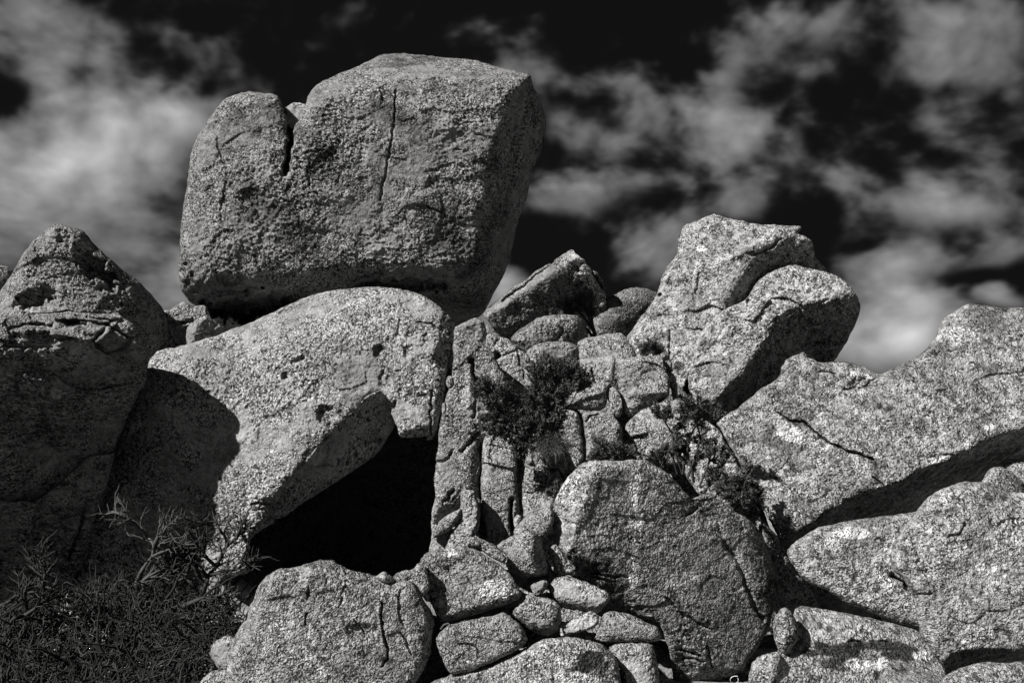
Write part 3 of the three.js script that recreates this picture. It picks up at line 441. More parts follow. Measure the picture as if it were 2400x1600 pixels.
rock('chock_stone', 'small grey stone wedged between the tall rock and the slab below it', 'stone', { o: [1830, 880, 1832, 858, 1841, 843, 1862, 832, 1883, 824, 1894, 834, 1890, 860, 1850, 900], d: 7.85, n: [-.25, .35, .9], T: .3, r: .05, tone: .6 });
rock('cracked_slab', 'great lichen-spotted slab at right with one long wandering crack', 'rock slab', { flake: .014, joint: .008, mat: 2,
  o: [1679, 990, 1738, 949, 1829, 879, 1877, 835, 1904, 838, 1920, 850, 1956, 846, 1995, 850, 2027, 860, 2059, 878, 2094, 863, 2153, 834, 2177, 814, 2197, 787, 2203, 755, 2233, 731, 2272, 711, 2312, 715, 2351, 723, 2400, 720, 2520, 730, 2640, 800, 2640, 1160, 2480, 1180, 2400, 1160, 2300, 1180, 2200, 1250, 2050, 1290, 1950, 1290, 1890, 1300, 1850, 1310, 1836, 1285, 1826, 1262, 1812, 1232, 1798, 1208, 1774, 1156, 1746, 1109, 1719, 1058, 1691, 1008],
  d: 7.1, at: [1950, 1000], n: [-.12, .46, .88], r: .05, T: 1.0, low: .07, mid: .014, fine: .005, tone: .63, li: .42, ds: .75,
  folds: [[74, .012, 1800, 1300, 1841, 1270, 1916, 1220, 1936, 1200, 2015, 1156, 2078, 1142, 2102, 1133, 2153, 1108, 2233, 1074, 2268, 1058, 2304, 1034, 2363, 1018, 2420, 996, 2660, 900]],
  f: [{ e: [2050, 880, 1880, 850, 30], k: .08, box: [1820, 780, 2090, 930], feather: 30 }, { e: [2420, 800, 2190, 800, 20], k: .2, box: [2100, 600, 2700, 900], feather: 60 }, { e: [2240, 740, 2190, 800, 50], k: .06, box: [2120, 690, 2300, 880], feather: 20 }],
  cracks: [[3, .10, 1823, 965, 1838, 976, 1853, 986, 1885, 988, 1900, 1002, 1916, 1016, 1948, 1040, 1995, 1060, 2030, 1070, 2047, 1076], [2.5, .05, 2050, 1120, 2065, 1132, 2085, 1142], [3, .03, 1980, 915, 2030, 905, 2060, 882], [3, .03, 1920, 872, 1960, 876]],
  pits: [[2020, 900, 30, 14, .04]],
  marks: [[2322, 1003, 20, 12, 1.25], [1848, 1015, 50, 22, 1.15, .5], [1930, 1042, 22, 10, 1.0, .5], [2000, 877, 12, 8, 1.1], [2035, 885, 9, 8, 1.1], [2190, 1084, 50, 5, 1.2, -.4], [2080, 1130, 30, 5, 1.2, -.4], [1980, 1170, 30, 6, 1.1, -.4], [2330, 865, 24, 14, .3], [2245, 785, 60, 26, .95], [1895, 1110, 20, 20, .6], [1990, 1010, 30, 10, .55]],
});
rock('lichen_boulder', 'pointed boulder patched with pale lichen, under the overhang of the cracked slab', 'boulder', { flake: .014, joint: .008, mat: 2,
  o: [1843, 1292, 1861, 1273, 1908, 1238, 1987, 1221, 2066, 1209, 2145, 1199, 2240, 1200, 2240, 1480, 2157, 1476, 2106, 1462, 2027, 1431, 1979, 1411, 1928, 1379, 1884, 1360, 1853, 1316], d: 6.0, at: [2000, 1300], n: [-.12, .36, .92], r: .05, T: .7, tone: .68, li: .35, ds: .35, low: .05,
  f: [{ e: [2145, 1222, 1880, 1275, 36], k: .06 }, { e: [1860, 1330, 2150, 1420, 24], k: .08 }, { e: [1905, 1366, 2160, 1478, 50], k: .04 }], cracks: [[6, .08, 2094, 1350, 2118, 1362, 2138, 1392]],
  marks: [[1955, 1272, 30, 20, 1.05], [2000, 1248, 60, 14, 1.15], [2075, 1360, 18, 28, 1.1, -.3], [1918, 1364, 14, 7, 1.15, .3], [1970, 1390, 18, 14, 1.0, .5], [2055, 1315, 16, 14, 1.05], [2085, 1275, 14, 20, 1.15, .6], [2045, 1302, 4, 4, .15]],
});
rock('lichen_boulder', 'large rounded lichen-mottled boulder at the lower right edge', 'boulder', { flake: .016, joint: 0, mat: 2,
  o: [2145, 1202, 2169, 1171, 2205, 1147, 2256, 1128, 2303, 1128, 2335, 1142, 2363, 1152, 2400, 1152, 2500, 1165, 2620, 1250, 2640, 1500, 2560, 1570, 2400, 1562, 2340, 1562, 2262, 1572, 2224, 1580, 2205, 1556, 2185, 1526, 2157, 1486, 2149, 1454, 2141, 1395, 2120, 1358, 2096, 1340, 2085, 1310, 2100, 1260], d: 5.6, at: [2280, 1330], n: [-.12, .30, .95], r: .05, T: .9, tone: .64, li: .6, ds: .6, low: .06, mid: .022,
  f: [{ e: [2420, 1180, 2150, 1200, 34], k: .12 }, { e: [2150, 1210, 2110, 1330, 22], k: .1 }, { e: [2140, 1390, 2215, 1545, 28], k: .06 }], folds: [[70, .012, 2190, 1575, 2236, 1535, 2264, 1530, 2303, 1520, 2343, 1522, 2440, 1518, 2660, 1510]], cracks: [[4, .03, 2264, 1230, 2250, 1250, 2225, 1258]],
  marks: [[2380, 1258, 18, 14, 1.2], [2335, 1330, 16, 13, 1.25], [2300, 1330, 13, 12, 1.15], [2213, 1173, 9, 7, 1.2], [2240, 1218, 11, 7, 1.2], [2180, 1245, 9, 7, 1.2], [2200, 1200, 22, 8, .35], [2262, 1505, 8, 4, 1.2]],
});
rock('ledge', 'broad ledge at lower right blotched with black crust', 'rock slab', { flake: .010, joint: 0, mat: 2,
  o: [1868, 1418, 1940, 1428, 2050, 1450, 2160, 1478, 2190, 1530, 2223, 1576, 2215, 1620, 2200, 1740, 1700, 1740, 1760, 1620, 1820, 1530, 1850, 1470], d: 5.65, at: [2000, 1520], n: [-.02, .80, .60], r: .05, T: .5, tone: .62, li: .25, ds: .4, low: .05, mid: .02, jag: .6,
  f: [{ e: [1700, 1500, 2200, 1500, 14], k: .1 }, { e: [2090, 1545, 2215, 1575, -26], k: .05, box: [2060, 1520, 2230, 1760], feather: 20 }], cracks: [[3, .02, 1990, 1505, 2030, 1500, 2080, 1504]],
  marks: [[1965, 1525, 74, 17, .06, .1, .25], [2070, 1513, 76, 16, .06, .05, .25], [2112, 1532, 48, 20, .06, 0, .25], [1960, 1557, 58, 15, .06, .1, .25], [2056, 1575, 10, 26, .07, .1], [1900, 1530, 30, 8, .1], [2030, 1555, 60, 16, 1.15, 0, .4], [2160, 1535, 24, 10, 1.0], [1900, 1575, 60, 14, 1.0, 0, .6]],
});
rock('recess_rock', 'dark rough rock face in the recess left of the pointed lichen boulder', 'rock', { o: [1786, 1225, 1815, 1245, 1850, 1300, 1890, 1362, 1936, 1440, 1930, 1470, 1840, 1470, 1810, 1420, 1790, 1320], d: 6.7, n: [.45, .0, .89], r: .05, T: .4, tone: .6, mid: .04 });
rock('recess_rock', 'low dark rock deep under the pointed lichen boulder', 'rock', { o: [1930, 1440, 1960, 1432, 2020, 1444, 2090, 1470, 2080, 1500, 1940, 1470], d: 6.5, n: [0, .4, .92], T: .3, tone: .6 });
rock('edge_stone', 'pale stone at the right edge behind the slab overhang', 'stone', { o: [2338, 1088, 2363, 1075, 2390, 1078, 2460, 1090, 2480, 1150, 2400, 1140, 2370, 1110], d: 7.0, n: [-.1, .5, .86], T: .4, tone: .66, r: .05 });
rock('edge_stone', 'rounded dark stone under the overhang beside the pale edge stone', 'stone', { o: [2300, 1130, 2320, 1098, 2345, 1090, 2375, 1106, 2400, 1136, 2420, 1180, 2300, 1180], d: 6.7, n: [.3, .3, .9], T: .4, tone: .6, r: .1 });
rock('edge_stone', 'low rounded rock at the lower right corner', 'stone', { mat: 2, o: [2209, 1586, 2244, 1569, 2284, 1555, 2323, 1551, 2363, 1553, 2400, 1549, 2520, 1570, 2540, 1740, 2210, 1740, 2200, 1640], d: 5.0, at: [2300, 1580], n: [-.1, .6, .8], T: .5, tone: .64, r: .06, li: .3 });

// ---------------------------------------------------------------- the foreground boulders and stones
rock('facet_boulder', 'large faceted boulder front centre with a white vertical streak', 'boulder', { flake: .010, joint: 0, cut: .10, mat: 2,
  o: [1318, 1136, 1340, 1108, 1361, 1087, 1390, 1078, 1418, 1079, 1443, 1081, 1479, 1076, 1518, 1078, 1533, 1090, 1561, 1104, 1583, 1126, 1604, 1150, 1622, 1168, 1647, 1158, 1668, 1158, 1686, 1172, 1711, 1190, 1747, 1211, 1765, 1226, 1790, 1254, 1797, 1283, 1815, 1322, 1829, 1354, 1835, 1397, 1829, 1422, 1811, 1436, 1806, 1468, 1790, 1497, 1765, 1533, 1740, 1572, 1722, 1584, 1694, 1592, 1690, 1640, 1570, 1650, 1578, 1580, 1568, 1520, 1554, 1480, 1540, 1460, 1480, 1440, 1420, 1410, 1370, 1370, 1330, 1345, 1308, 1300, 1297, 1240, 1290, 1204, 1300, 1175],
  d: 6.0, at: [1530, 1280], n: [.37, .11, .92], r: .035, T: 1.2, low: .05, mid: .012, fine: .005, tone: .58, li: .22, ds: .45,
  f: [{ e: [1399, 1086, 1350, 1236, 60], k: .012 }, { e: [1560, 1105, 1400, 1090, 45], k: .03 }, { e: [1772, 1440, 1625, 1175, -10], k: .02 }, { e: [1800, 1480, 1745, 1210, 16], k: .05 }], folds: [[46, .02, 1280, 1268, 1345, 1296, 1400, 1322, 1440, 1348, 1490, 1384, 1554, 1446, 1590, 1492, 1650, 1546, 1700, 1562]],
  cracks: [[5, .045, 1697, 1270, 1725, 1310, 1740, 1340, 1754, 1383, 1776, 1433, 1790, 1450], [5, .04, 1622, 1172, 1640, 1185, 1612, 1206], [4, .03, 1560, 1400, 1600, 1440, 1655, 1470], [4, .04, 1660, 1520, 1668, 1560], [3, .03, 1365, 1335, 1420, 1350, 1470, 1352], [3, .03, 1370, 1348, 1430, 1362], [3, .03, 1600, 1540, 1650, 1550], [3, .03, 1590, 1520, 1640, 1536]],
  marks: [[1489, 1125, 13, 30, 1.6], [1487, 1165, 12, 26, 1.6], [1488, 1212, 22, 32, 1.7, .15], [1494, 1255, 13, 36, 1.3], [1487, 1312, 12, 44, 1.5], [1483, 1362, 12, 20, 1.5], [1510, 1180, 12, 30, .9, .5], [1330, 1140, 40, 60, 1.05, .4, .6], [1400, 1330, 30, 16, .2], [1650, 1240, 60, 30, .75]],
});
rock('round_boulder', 'broad rounded boulder filling the bottom foreground below the cave mouth', 'boulder', { flake: .010, joint: 0, mat: 2,
  o: [524, 1600, 531, 1566, 543, 1507, 567, 1458, 578, 1451, 585, 1423, 595, 1399, 599, 1381, 619, 1353, 654, 1331, 682, 1331, 724, 1318, 752, 1311, 783, 1313, 790, 1322, 815, 1334, 843, 1339, 878, 1348, 905, 1362, 940, 1358, 968, 1362, 982, 1381, 996, 1409, 1013, 1430, 1019, 1458, 1014, 1496, 1010, 1535, 989, 1577, 972, 1605, 920, 1740, 560, 1740, 526, 1640],
  d: 4.75, at: [770, 1450], n: [.02, .24, .97], r: .07, T: .9, low: .05, mid: .016, fine: .006, tone: .60, li: .18, ds: .35,
  f: [{ e: [640, 1335, 552, 1560, 46], k: .06 }, { e: [900, 1362, 640, 1342, 30], k: .06 }, { e: [985, 1600, 985, 1380, 50], k: .06 }, { e: [960, 1480, 900, 1360, 12], k: .1 }],
  cracks: [[3, .035, 893, 1415, 892, 1440, 897, 1470, 903, 1500, 910, 1520, 908, 1545, 890, 1560], [2.2, .03, 938, 1480, 950, 1500, 958, 1520, 964, 1532], [2.5, .03, 720, 1436, 714, 1448, 717, 1462], [2.2, .02, 832, 1452, 840, 1462, 856, 1482], [2, .02, 800, 1400, 796, 1424], [2, .02, 722, 1370, 724, 1402]],
  pits: [[850, 1480, 40, 20, .02]], marks: [[660, 1470, 30, 20, .95], [720, 1545, 44, 12, .95, .5], [750, 1570, 50, 12, .9, .4], [630, 1590, 40, 12, .95]],
});
rock('pebble', 'small sharp stone perched on the rim of the broad foreground boulder', 'pebble', { o: [878, 1350, 890, 1343, 900, 1337, 915, 1347, 929, 1358, 926, 1366, 902, 1366, 884, 1360], d: 4.85, n: [-.3, .3, .9], r: .03, T: .06, low: .01, mid: .008, step: 2, f: [{ e: [903, 1366, 901, 1338, 60], k: .01 }] });
rock('saddle_rock', 'low rock saddle joining the broad boulder to the lichen-topped stone', 'rock', { o: [920, 1350, 933, 1341, 968, 1333, 980, 1318, 1000, 1330, 1010, 1380, 990, 1400, 930, 1400], d: 4.95, n: [-.1, .4, .9], r: .04, T: .3, tone: .6 });
rock('lichen_stone', 'big stone with pale lichen patches, upper left of the stone pile', 'stone', { mat: 2, o: [974, 1332, 984, 1316, 996, 1296, 1033, 1285, 1085, 1279, 1112, 1287, 1143, 1305, 1175, 1324, 1199, 1348, 1213, 1372, 1222, 1390, 1217, 1403, 1170, 1422, 1138, 1433, 1085, 1449, 1033, 1464, 1026, 1453, 1009, 1411, 996, 1390, 980, 1375], d: 5.05, n: [-.06, .34, .94], r: .05, T: .4, tone: .66, li: .35, ds: .4, f: [{ e: [1030, 1450, 1215, 1396, 55], k: .03 }, { e: [1200, 1350, 1050, 1282, 30], k: .05 }], marks: [[1055, 1293, 24, 13, 1.3], [1150, 1380, 34, 26, 1.1, -.3], [1040, 1325, 30, 9, .3, .2], [1180, 1395, 26, 16, 1.15]] });
rock('sliver_stone', 'pale sliver of stone pinched between the broad boulder and the lichen stone', 'stone', { o: [982, 1380, 996, 1378, 1003, 1390, 1010, 1411, 1000, 1408, 990, 1396], d: 4.95, n: [-.2, .5, .85], r: .02, T: .08, tone: .9, step: 2, mid: .005 });
rock('flat_stone', 'flat brick-like stone lying on the upper edge of the lichen stone', 'stone', { o: [1094, 1264, 1102, 1257, 1117, 1255, 1138, 1266, 1162, 1279, 1191, 1308, 1181, 1322, 1149, 1306, 1122, 1285, 1094, 1277], d: 5.3, n: [.15, .2, .97], r: .03, T: .2, tone: .62, step: 2, f: [{ e: [1182, 1296, 1110, 1256, 55], k: .02 }] });
rock('rough_stone', 'pale angular stone with a rough broken right side, top of the stone pile', 'stone', { mat: 1, o: [1163, 1280, 1180, 1266, 1196, 1256, 1233, 1245, 1259, 1250, 1273, 1268, 1275, 1305, 1284, 1324, 1281, 1345, 1259, 1352, 1212, 1352, 1192, 1336, 1184, 1324, 1194, 1308], d: 5.4, n: [-.28, .34, .9], r: .04, T: .35, tone: .74, mid: .02, fine: .010, step: 2.5, f: [{ e: [1240, 1345, 1248, 1250, 62], k: .03 }, { e: [1190, 1322, 1240, 1318, 40], k: .03 }] });
rock('smooth_stone', 'smooth oblong stone resting behind the pale angular stone', 'stone', { mat: 1, o: [1205, 1262, 1204, 1242, 1222, 1220, 1240, 1205, 1270, 1190, 1290, 1188, 1300, 1202, 1297, 1232, 1285, 1252, 1270, 1268, 1230, 1275], d: 5.8, n: [-.1, .4, .9], r: .07, T: .3, tone: .68, step: 2.5 });
rock('pebble', 'little round stone between the smooth pillar and the oblong stone', 'pebble', { o: [1204, 1235, 1204, 1214, 1213, 1204, 1222, 1208, 1224, 1218, 1214, 1240], d: 6.2, r: .03, T: .08, tone: .68, step: 2, low: .01, mid: .005 });
rock('corner_stone', 'rough upright stone at the lower left corner of the faceted boulder', 'stone', { o: [1288, 1286, 1296, 1276, 1304, 1275, 1314, 1288, 1326, 1305, 1350, 1332, 1345, 1342, 1322, 1350, 1300, 1354, 1296, 1320], d: 5.55, n: [-.15, .25, .95], r: .03, T: .2, tone: .68, step: 2, mid: .014 });
rock('oblong_stone', 'pale oblong stone with a dark underside in the middle of the pile', 'stone', { o: [1286, 1384, 1290, 1367, 1302, 1353, 1320, 1348, 1354, 1356, 1396, 1374, 1427, 1390, 1429, 1406, 1412, 1428, 1400, 1440, 1349, 1436, 1315, 1420, 1296, 1404], d: 5.3, n: [-.1, .5, .86], r: .04, T: .35, tone: .74, step: 2.5, f: [{ e: [1290, 1398, 1425, 1418, 65], k: .04 }] });
rock('chip_stone', 'small angular chip between the rough stone and the oblong stone', 'stone', { o: [1243, 1372, 1256, 1364, 1272, 1358, 1286, 1363, 1280, 1380, 1265, 1398, 1252, 1394], d: 5.3, n: [-.1, .2, .97], r: .03, T: .12, tone: .64, step: 2 });
rock('shadow_stone', 'grey stone partly in shadow beside the right end of the lichen stone', 'stone', { o: [1198, 1436, 1216, 1404, 1233, 1392, 1264, 1400, 1291, 1403, 1315, 1420, 1316, 1453, 1307, 1480, 1278, 1492, 1244, 1480, 1217, 1454], d: 5.02, n: [.02, .2, .98], r: .06, T: .35, tone: .58, step: 2.5, f: [{ e: [1220, 1455, 1310, 1470, 40], k: .05 }] });
rock('chip_stone', 'bright crumbly flat chip below the oblong stone', 'stone', { o: [1311, 1470, 1325, 1458, 1346, 1451, 1366, 1440, 1383, 1429, 1402, 1440, 1404, 1458, 1391, 1472, 1346, 1485, 1316, 1494, 1313, 1482], d: 5.05, n: [-.15, .5, .85], r: .025, T: .12, tone: .95, li: .4, step: 2, mid: .014 });
rock('chip_stone', 'tiny dark stone in the gap under the bright crumbly chip', 'stone', { o: [1368, 1488, 1380, 1482, 1400, 1484, 1408, 1498, 1396, 1506, 1370, 1502], d: 5.1, n: [0, .2, .97], r: .03, T: .12, tone: .6, step: 2 });
rock('trapeze_stone', 'four-sided grey stone under the foot of the faceted boulder', 'stone', { mat: 1, o: [1393, 1497, 1402, 1474, 1412, 1440, 1433, 1430, 1473, 1437, 1507, 1456, 1541, 1467, 1552, 1487, 1544, 1504, 1481, 1505, 1412, 1506], d: 5.0, n: [.05, .26, .96], r: .05, T: .35, tone: .62, step: 2.5, f: [{ e: [1440, 1440, 1405, 1500, 30], k: .03 }, { e: [1540, 1470, 1420, 1432, 30], k: .04 }] });
rock('block_stone', 'rounded oblong block at the left front of the stone pile', 'stone', { mat: 1, o: [1019, 1496, 1033, 1479, 1056, 1464, 1106, 1451, 1164, 1440, 1180, 1436, 1199, 1445, 1228, 1474, 1237, 1500, 1222, 1520, 1164, 1549, 1106, 1573, 1067, 1582, 1055, 1580, 1041, 1557, 1027, 1520], d: 4.75, n: [.0, .28, .96], r: .04, T: .4, tone: .62, ds: .35, f: [{ e: [1215, 1470, 1050, 1482, 26], k: .05 }, { e: [1230, 1520, 1205, 1450, 36], k: .05 }] });
rock('flat_slab', 'sunlit sloping slab at the bottom middle with a black stain', 'rock slab', { flake: .012, joint: .006, mat: 2,
  o: [980, 1640, 1010, 1600, 1062, 1578, 1138, 1562, 1217, 1524, 1270, 1498, 1323, 1492, 1375, 1498, 1412, 1510, 1433, 1529, 1449, 1550, 1454, 1582, 1460, 1640, 1450, 1760, 980, 1760], d: 4.75, at: [1280, 1540], n: [-.05, .52, .85], r: .05, T: .5, tone: .70, li: .35, ds: .25, low: .04, f: [{ e: [1440, 1640, 1410, 1520, 36], k: .06 }],
  marks: [[1382, 1543, 36, 20, .06, .2, .2], [1366, 1560, 22, 22, .06, 0, .2], [1410, 1562, 24, 18, .10, 0, .4], [1345, 1585, 40, 12, 1.0], [1270, 1530, 50, 10, 1.0, -.3]],
});
rock('square_stone', 'squarish stone below the four-sided stone at the bottom edge', 'stone', { o: [1424, 1516, 1450, 1506, 1530, 1506, 1538, 1537, 1545, 1580, 1552, 1660, 1540, 1740, 1470, 1740, 1464, 1600, 1450, 1560], d: 4.9, at: [1490, 1550], n: [-.05, .3, .95], r: .05, T: .35, tone: .66, step: 2.5, f: [{ e: [1535, 1620, 1524, 1510, 35], k: .04 }], marks: [[1492, 1577, 6, 6, 1.3]] });
rock('egg_stone', 'egg-shaped upright stone right of the faceted boulder', 'stone', { o: [1812, 1476, 1815, 1447, 1829, 1426, 1843, 1423, 1861, 1440, 1874, 1472, 1872, 1498, 1852, 1526, 1840, 1536, 1820, 1516], d: 5.6, n: [-.1, .2, .97], r: .09, T: .2, tone: .68, step: 2.5, li: .3 });
rock('ridge_stone', 'ridged wedge stone at the bottom edge near the egg-shaped stone', 'stone', { o: [1750, 1610, 1754, 1590, 1761, 1554, 1779, 1536, 1818, 1526, 1834, 1536, 1852, 1566, 1848, 1580, 1822, 1602, 1800, 1680, 1760, 1680], d: 5.2, at: [1800, 1560], n: [-.05, .2, .97], r: .04, T: .25, tone: .66, step: 2.5, f: [{ e: [1815, 1600, 1828, 1530, 45], k: .02 }, { e: [1824, 1528, 1776, 1590, 36], k: .03 }] });
rock('corner_stone', 'rounded stone at the edge of the scrub, lower left', 'stone', { o: [488, 1530, 496, 1510, 509, 1497, 536, 1486, 560, 1500, 560, 1560, 530, 1578, 509, 1568], d: 4.95, n: [-.2, .4, .9], r: .06, T: .2, tone: .6, step: 2.5 });
rock('sliver_stone', 'pale splinter of rock at the bottom edge beside the scrub', 'stone', { o: [455, 1620, 470, 1596, 494, 1572, 536, 1570, 545, 1600, 520, 1680, 460, 1680], d: 4.75, n: [-.3, .5, .8], r: .03, T: .15, tone: .8, step: 2.5 });
// ---------------------------------------------------------------- plants
const plantMat = (name, tone, rough = .9) => { const m = new THREE.MeshPhysicalMaterial({ color: new THREE.Color().setRGB(tone, tone, tone), roughness: rough, specularIntensity: .4, side: THREE.DoubleSide, vertexColors: true }); m.name = name; return m; };
const leafMat = plantMat('needle leaves', .05, .75), barkMat = plantMat('bark', .03), deadMat = plantMat('weathered dead wood', .05), strawMat = plantMat('grass', .055);
class Sprigs {
  constructor() { this.p = []; this.i = []; this.c = []; }
  vert(v, c) { this.p.push(v.x, v.y, v.z); this.c.push(c, c, c); return this.p.length / 3 - 1; }
  tube(pts, r0, r1, sides = 5, tone = 1) {
    let prev = null; const t = V(), a = V(), b = V();
    for (let k = 0; k < pts.length; k++) {
      t.copy(pts[Math.min(k + 1, pts.length - 1)]).sub(pts[Math.max(k - 1, 0)]).normalize();
      a.set(t.y, t.z, -t.x).cross(t).normalize(); b.crossVectors(t, a); const r = mix(r0, r1, k / (pts.length - 1)) * rr(.85, 1.15), ring = [], c = tone * rr(.8, 1.2);
      for (let s = 0; s < sides; s++) { const g = s / sides * Math.PI * 2; ring.push(this.vert(pts[k].clone().addScaledVector(a, Math.cos(g) * r).addScaledVector(b, Math.sin(g) * r), c)); }
      if (prev) for (let s = 0; s < sides; s++) { const n = (s + 1) % sides; this.i.push(prev[s], ring[s], prev[n], prev[n], ring[s], ring[n]); }
      prev = ring;
    }
  }
  blade(base, dir, len, w, tone = 1) {
    const side = V(rr(-1, 1), rr(-1, 1), rr(-1, 1)).cross(dir).normalize().multiplyScalar(w), mid = base.clone().addScaledVector(dir, len * .55), tip = base.clone().addScaledVector(dir, len), c = tone * rr(.6, 1.4);
    const a = this.vert(base, c), b = this.vert(mid.clone().add(side), c), d = this.vert(mid.sub(side), c), e = this.vert(tip, c); this.i.push(a, b, d, b, e, d);
  }
  mesh(name, mat, parent) {
    const g = new THREE.BufferGeometry(); g.setAttribute('position', new THREE.Float32BufferAttribute(this.p, 3)); g.setAttribute('color', new THREE.Float32BufferAttribute(this.c, 3)); g.setIndex(this.i);
    g.translate(-parent.position.x, -parent.position.y, -parent.position.z); g.computeVertexNormals();
    const m = shade(new THREE.Mesh(g, mat)); m.name = name; parent.add(m); return m;
  }
}
const anyDir = () => { const z = rr(-1, 1), a = rr(0, 6.283), s = Math.sqrt(1 - z * z); return V(s * Math.cos(a), s * Math.sin(a), z); };
function wander(p, dir, len, n, bend, lift = 0) { const r = [p.clone()]; const d = dir.clone().normalize(), q = p.clone(); for (let i = 0; i < n; i++) { d.addScaledVector(anyDir(), bend); d.y += lift; d.normalize(); q.addScaledVector(d, len / n); r.push(q.clone()); } return [r, d]; }
// a dense heath bush: stems from one foot to sprigs brushed with short needles
function heath(name, label, base, blobs, o = {}) {
  const g = group(name, label, 'shrub', at(...base)), S = new Sprigs(), L = new Sprigs(), foot = at(...base), k = { tips: 15, needles: 90, len: .024, w: .0028, brush: .15, stem: .007, ...o };
  for (const [bx, by, rx, ry, dd = 0] of blobs) {
    const c = at(bx, by, base[2] + dd), sx = rx / F * base[2], sy = ry / F * base[2];
    const limb = (from, to, r0, r1, bend) => { const bow = from.clone().lerp(to, .5).add(anyDir().multiplyScalar(from.distanceTo(to) * bend)), pts = []; for (let i = 0; i <= 6; i++) { const u = i / 6; pts.push(from.clone().multiplyScalar((1 - u) * (1 - u)).addScaledVector(bow, 2 * u * (1 - u)).addScaledVector(to, u * u)); } S.tube(pts, r0, r1, 4); };
    const heart = c.clone().lerp(foot, .16); limb(foot, heart, k.stem * 2, k.stem, .18);
    for (let t = 0; t < k.tips; t++) {
      const a = anyDir(), m = Math.pow(rnd(), .42), tip = c.clone().add(V(a.x * sx * m, a.y * sy * m, a.z * sx * .9 * m)); limb(heart, tip, k.stem * .6, .0012, .2);
      const dir = tip.clone().sub(heart).normalize().addScaledVector(a, .5).addScaledVector(V(0, 1, 0), .25).addScaledVector(anyDir(), .45).normalize(), from = tip.clone().addScaledVector(dir, -k.brush * .55), tone = rr(.5, 1.7);
      for (let n = 0; n < k.needles; n++) { const u = rnd(), e = dir.clone().addScaledVector(anyDir(), .85).normalize(); L.blade(from.clone().addScaledVector(dir, k.brush * u).addScaledVector(anyDir(), k.brush * .2 * (1.1 - u)), e, k.len * rr(.7, 1.3), k.w, tone * (.7 + .5 * u)); }
    }
  }
  S.mesh('stems', barkMat, g); L.mesh('foliage', leafMat, g); return g;
}
// an open bush: forking stems with stubby spines
function spiny(name, label, base, limbs, o = {}) {
  const g = group(name, label, 'shrub', at(...base)), S = new Sprigs(), L = new Sprigs(), k = { r: .011, twigs: 9, len: .16, spine: .028, w: .0042, count: 24, level: 2, bark: barkMat, ...o };
  const twig = (p, dir, len, r, lev) => {
    const [pts, d] = wander(p, dir, len, 5, .32, .05); S.tube(pts, r, r * .45, 4);
    if (lev > 0) for (let i = 1; i < pts.length; i++) for (let q = 0; q < 2; q++) if (rnd() < .6) twig(pts[i], d.clone().add(anyDir().multiplyScalar(.9)), len * rr(.4, .7), r * .6, lev - 1);
    if (lev < 2 && k.count) for (let n = 0; n < k.count; n++) { const u = rnd() * (pts.length - 1), i = Math.min(pts.length - 2, Math.floor(u)); L.blade(pts[i].clone().lerp(pts[i + 1], u - i), d.clone().addScaledVector(anyDir(), .8).normalize(), k.spine * rr(.6, 1.3), k.w); }
  };
  for (const limb of limbs) {
    const pts = []; for (let i = 0; i < limb.length; i += 2) pts.push(at(limb[i], limb[i + 1], base[2] + .05 * Math.sin(i * 2.1)));
    const curve = new THREE.CatmullRomCurve3(pts).getPoints(pts.length * 3); S.tube(curve, k.r * rr(.8, 1.1), k.r * .4, 5);
    for (let t = 0; t < k.twigs; t++) { const i = 1 + Math.floor(Math.pow(rnd(), .6) * (curve.length - 2)); const dir = curve[Math.min(i + 1, curve.length - 1)].clone().sub(curve[i - 1]).normalize().add(anyDir().multiplyScalar(.8)); twig(curve[i], dir, k.len * rr(.5, 1.1), k.r * .45, k.level - 1); }
  }
  S.mesh('branches', k.bark, g); if (k.count) L.mesh('spines', leafMat, g); return g;
}
reseed(101);
heath('heather_bush', 'dense dark heather bush fanning leftwards from the cleft of the wall', [1250, 1050, 7.05], [[1150, 920, 38, 34], [1128, 905, 20, 14], [1185, 930, 36, 34], [1200, 975, 44, 40], [1165, 965, 34, 34], [1160, 1005, 32, 24], [1215, 1015, 44, 36], [1230, 1040, 30, 30]], { tips: 36, needles: 80, w: .004, stem: .004, brush: .095, len: .021 });
heath('heather_bush', 'dark heather bush reaching up over the top left of the cracked wall', [1275, 1060, 7.0], [[1310, 868, 40, 32], [1342, 880, 32, 28], [1322, 905, 34, 26], [1280, 860, 18, 26], [1262, 880, 24, 28], [1366, 895, 18, 14], [1290, 920, 34, 30], [1258, 935, 26, 30], [1300, 950, 36, 30], [1262, 985, 40, 40], [1235, 1000, 26, 30], [1295, 1000, 30, 34], [1275, 1035, 30, 26]], { tips: 34, needles: 80, w: .004, stem: .004, brush: .095, len: .021 });
heath('round_bush', 'small round dark cushion bush on top of the cracked wall', [1527, 826, 8.1], [[1527, 812, 20, 13], [1512, 818, 10, 9], [1542, 818, 10, 9]], { tips: 26, needles: 60, len: .03, brush: .07, stem: .004 });
heath('rock_bush', 'dark bush with bare bent stems before the tilted slab', [1400, 800, 10.9], [[1342, 712, 24, 12], [1366, 706, 18, 14], [1384, 722, 14, 16], [1330, 722, 14, 8]], { tips: 16, needles: 60, len: .04, w: .005, brush: .16, stem: .012 });
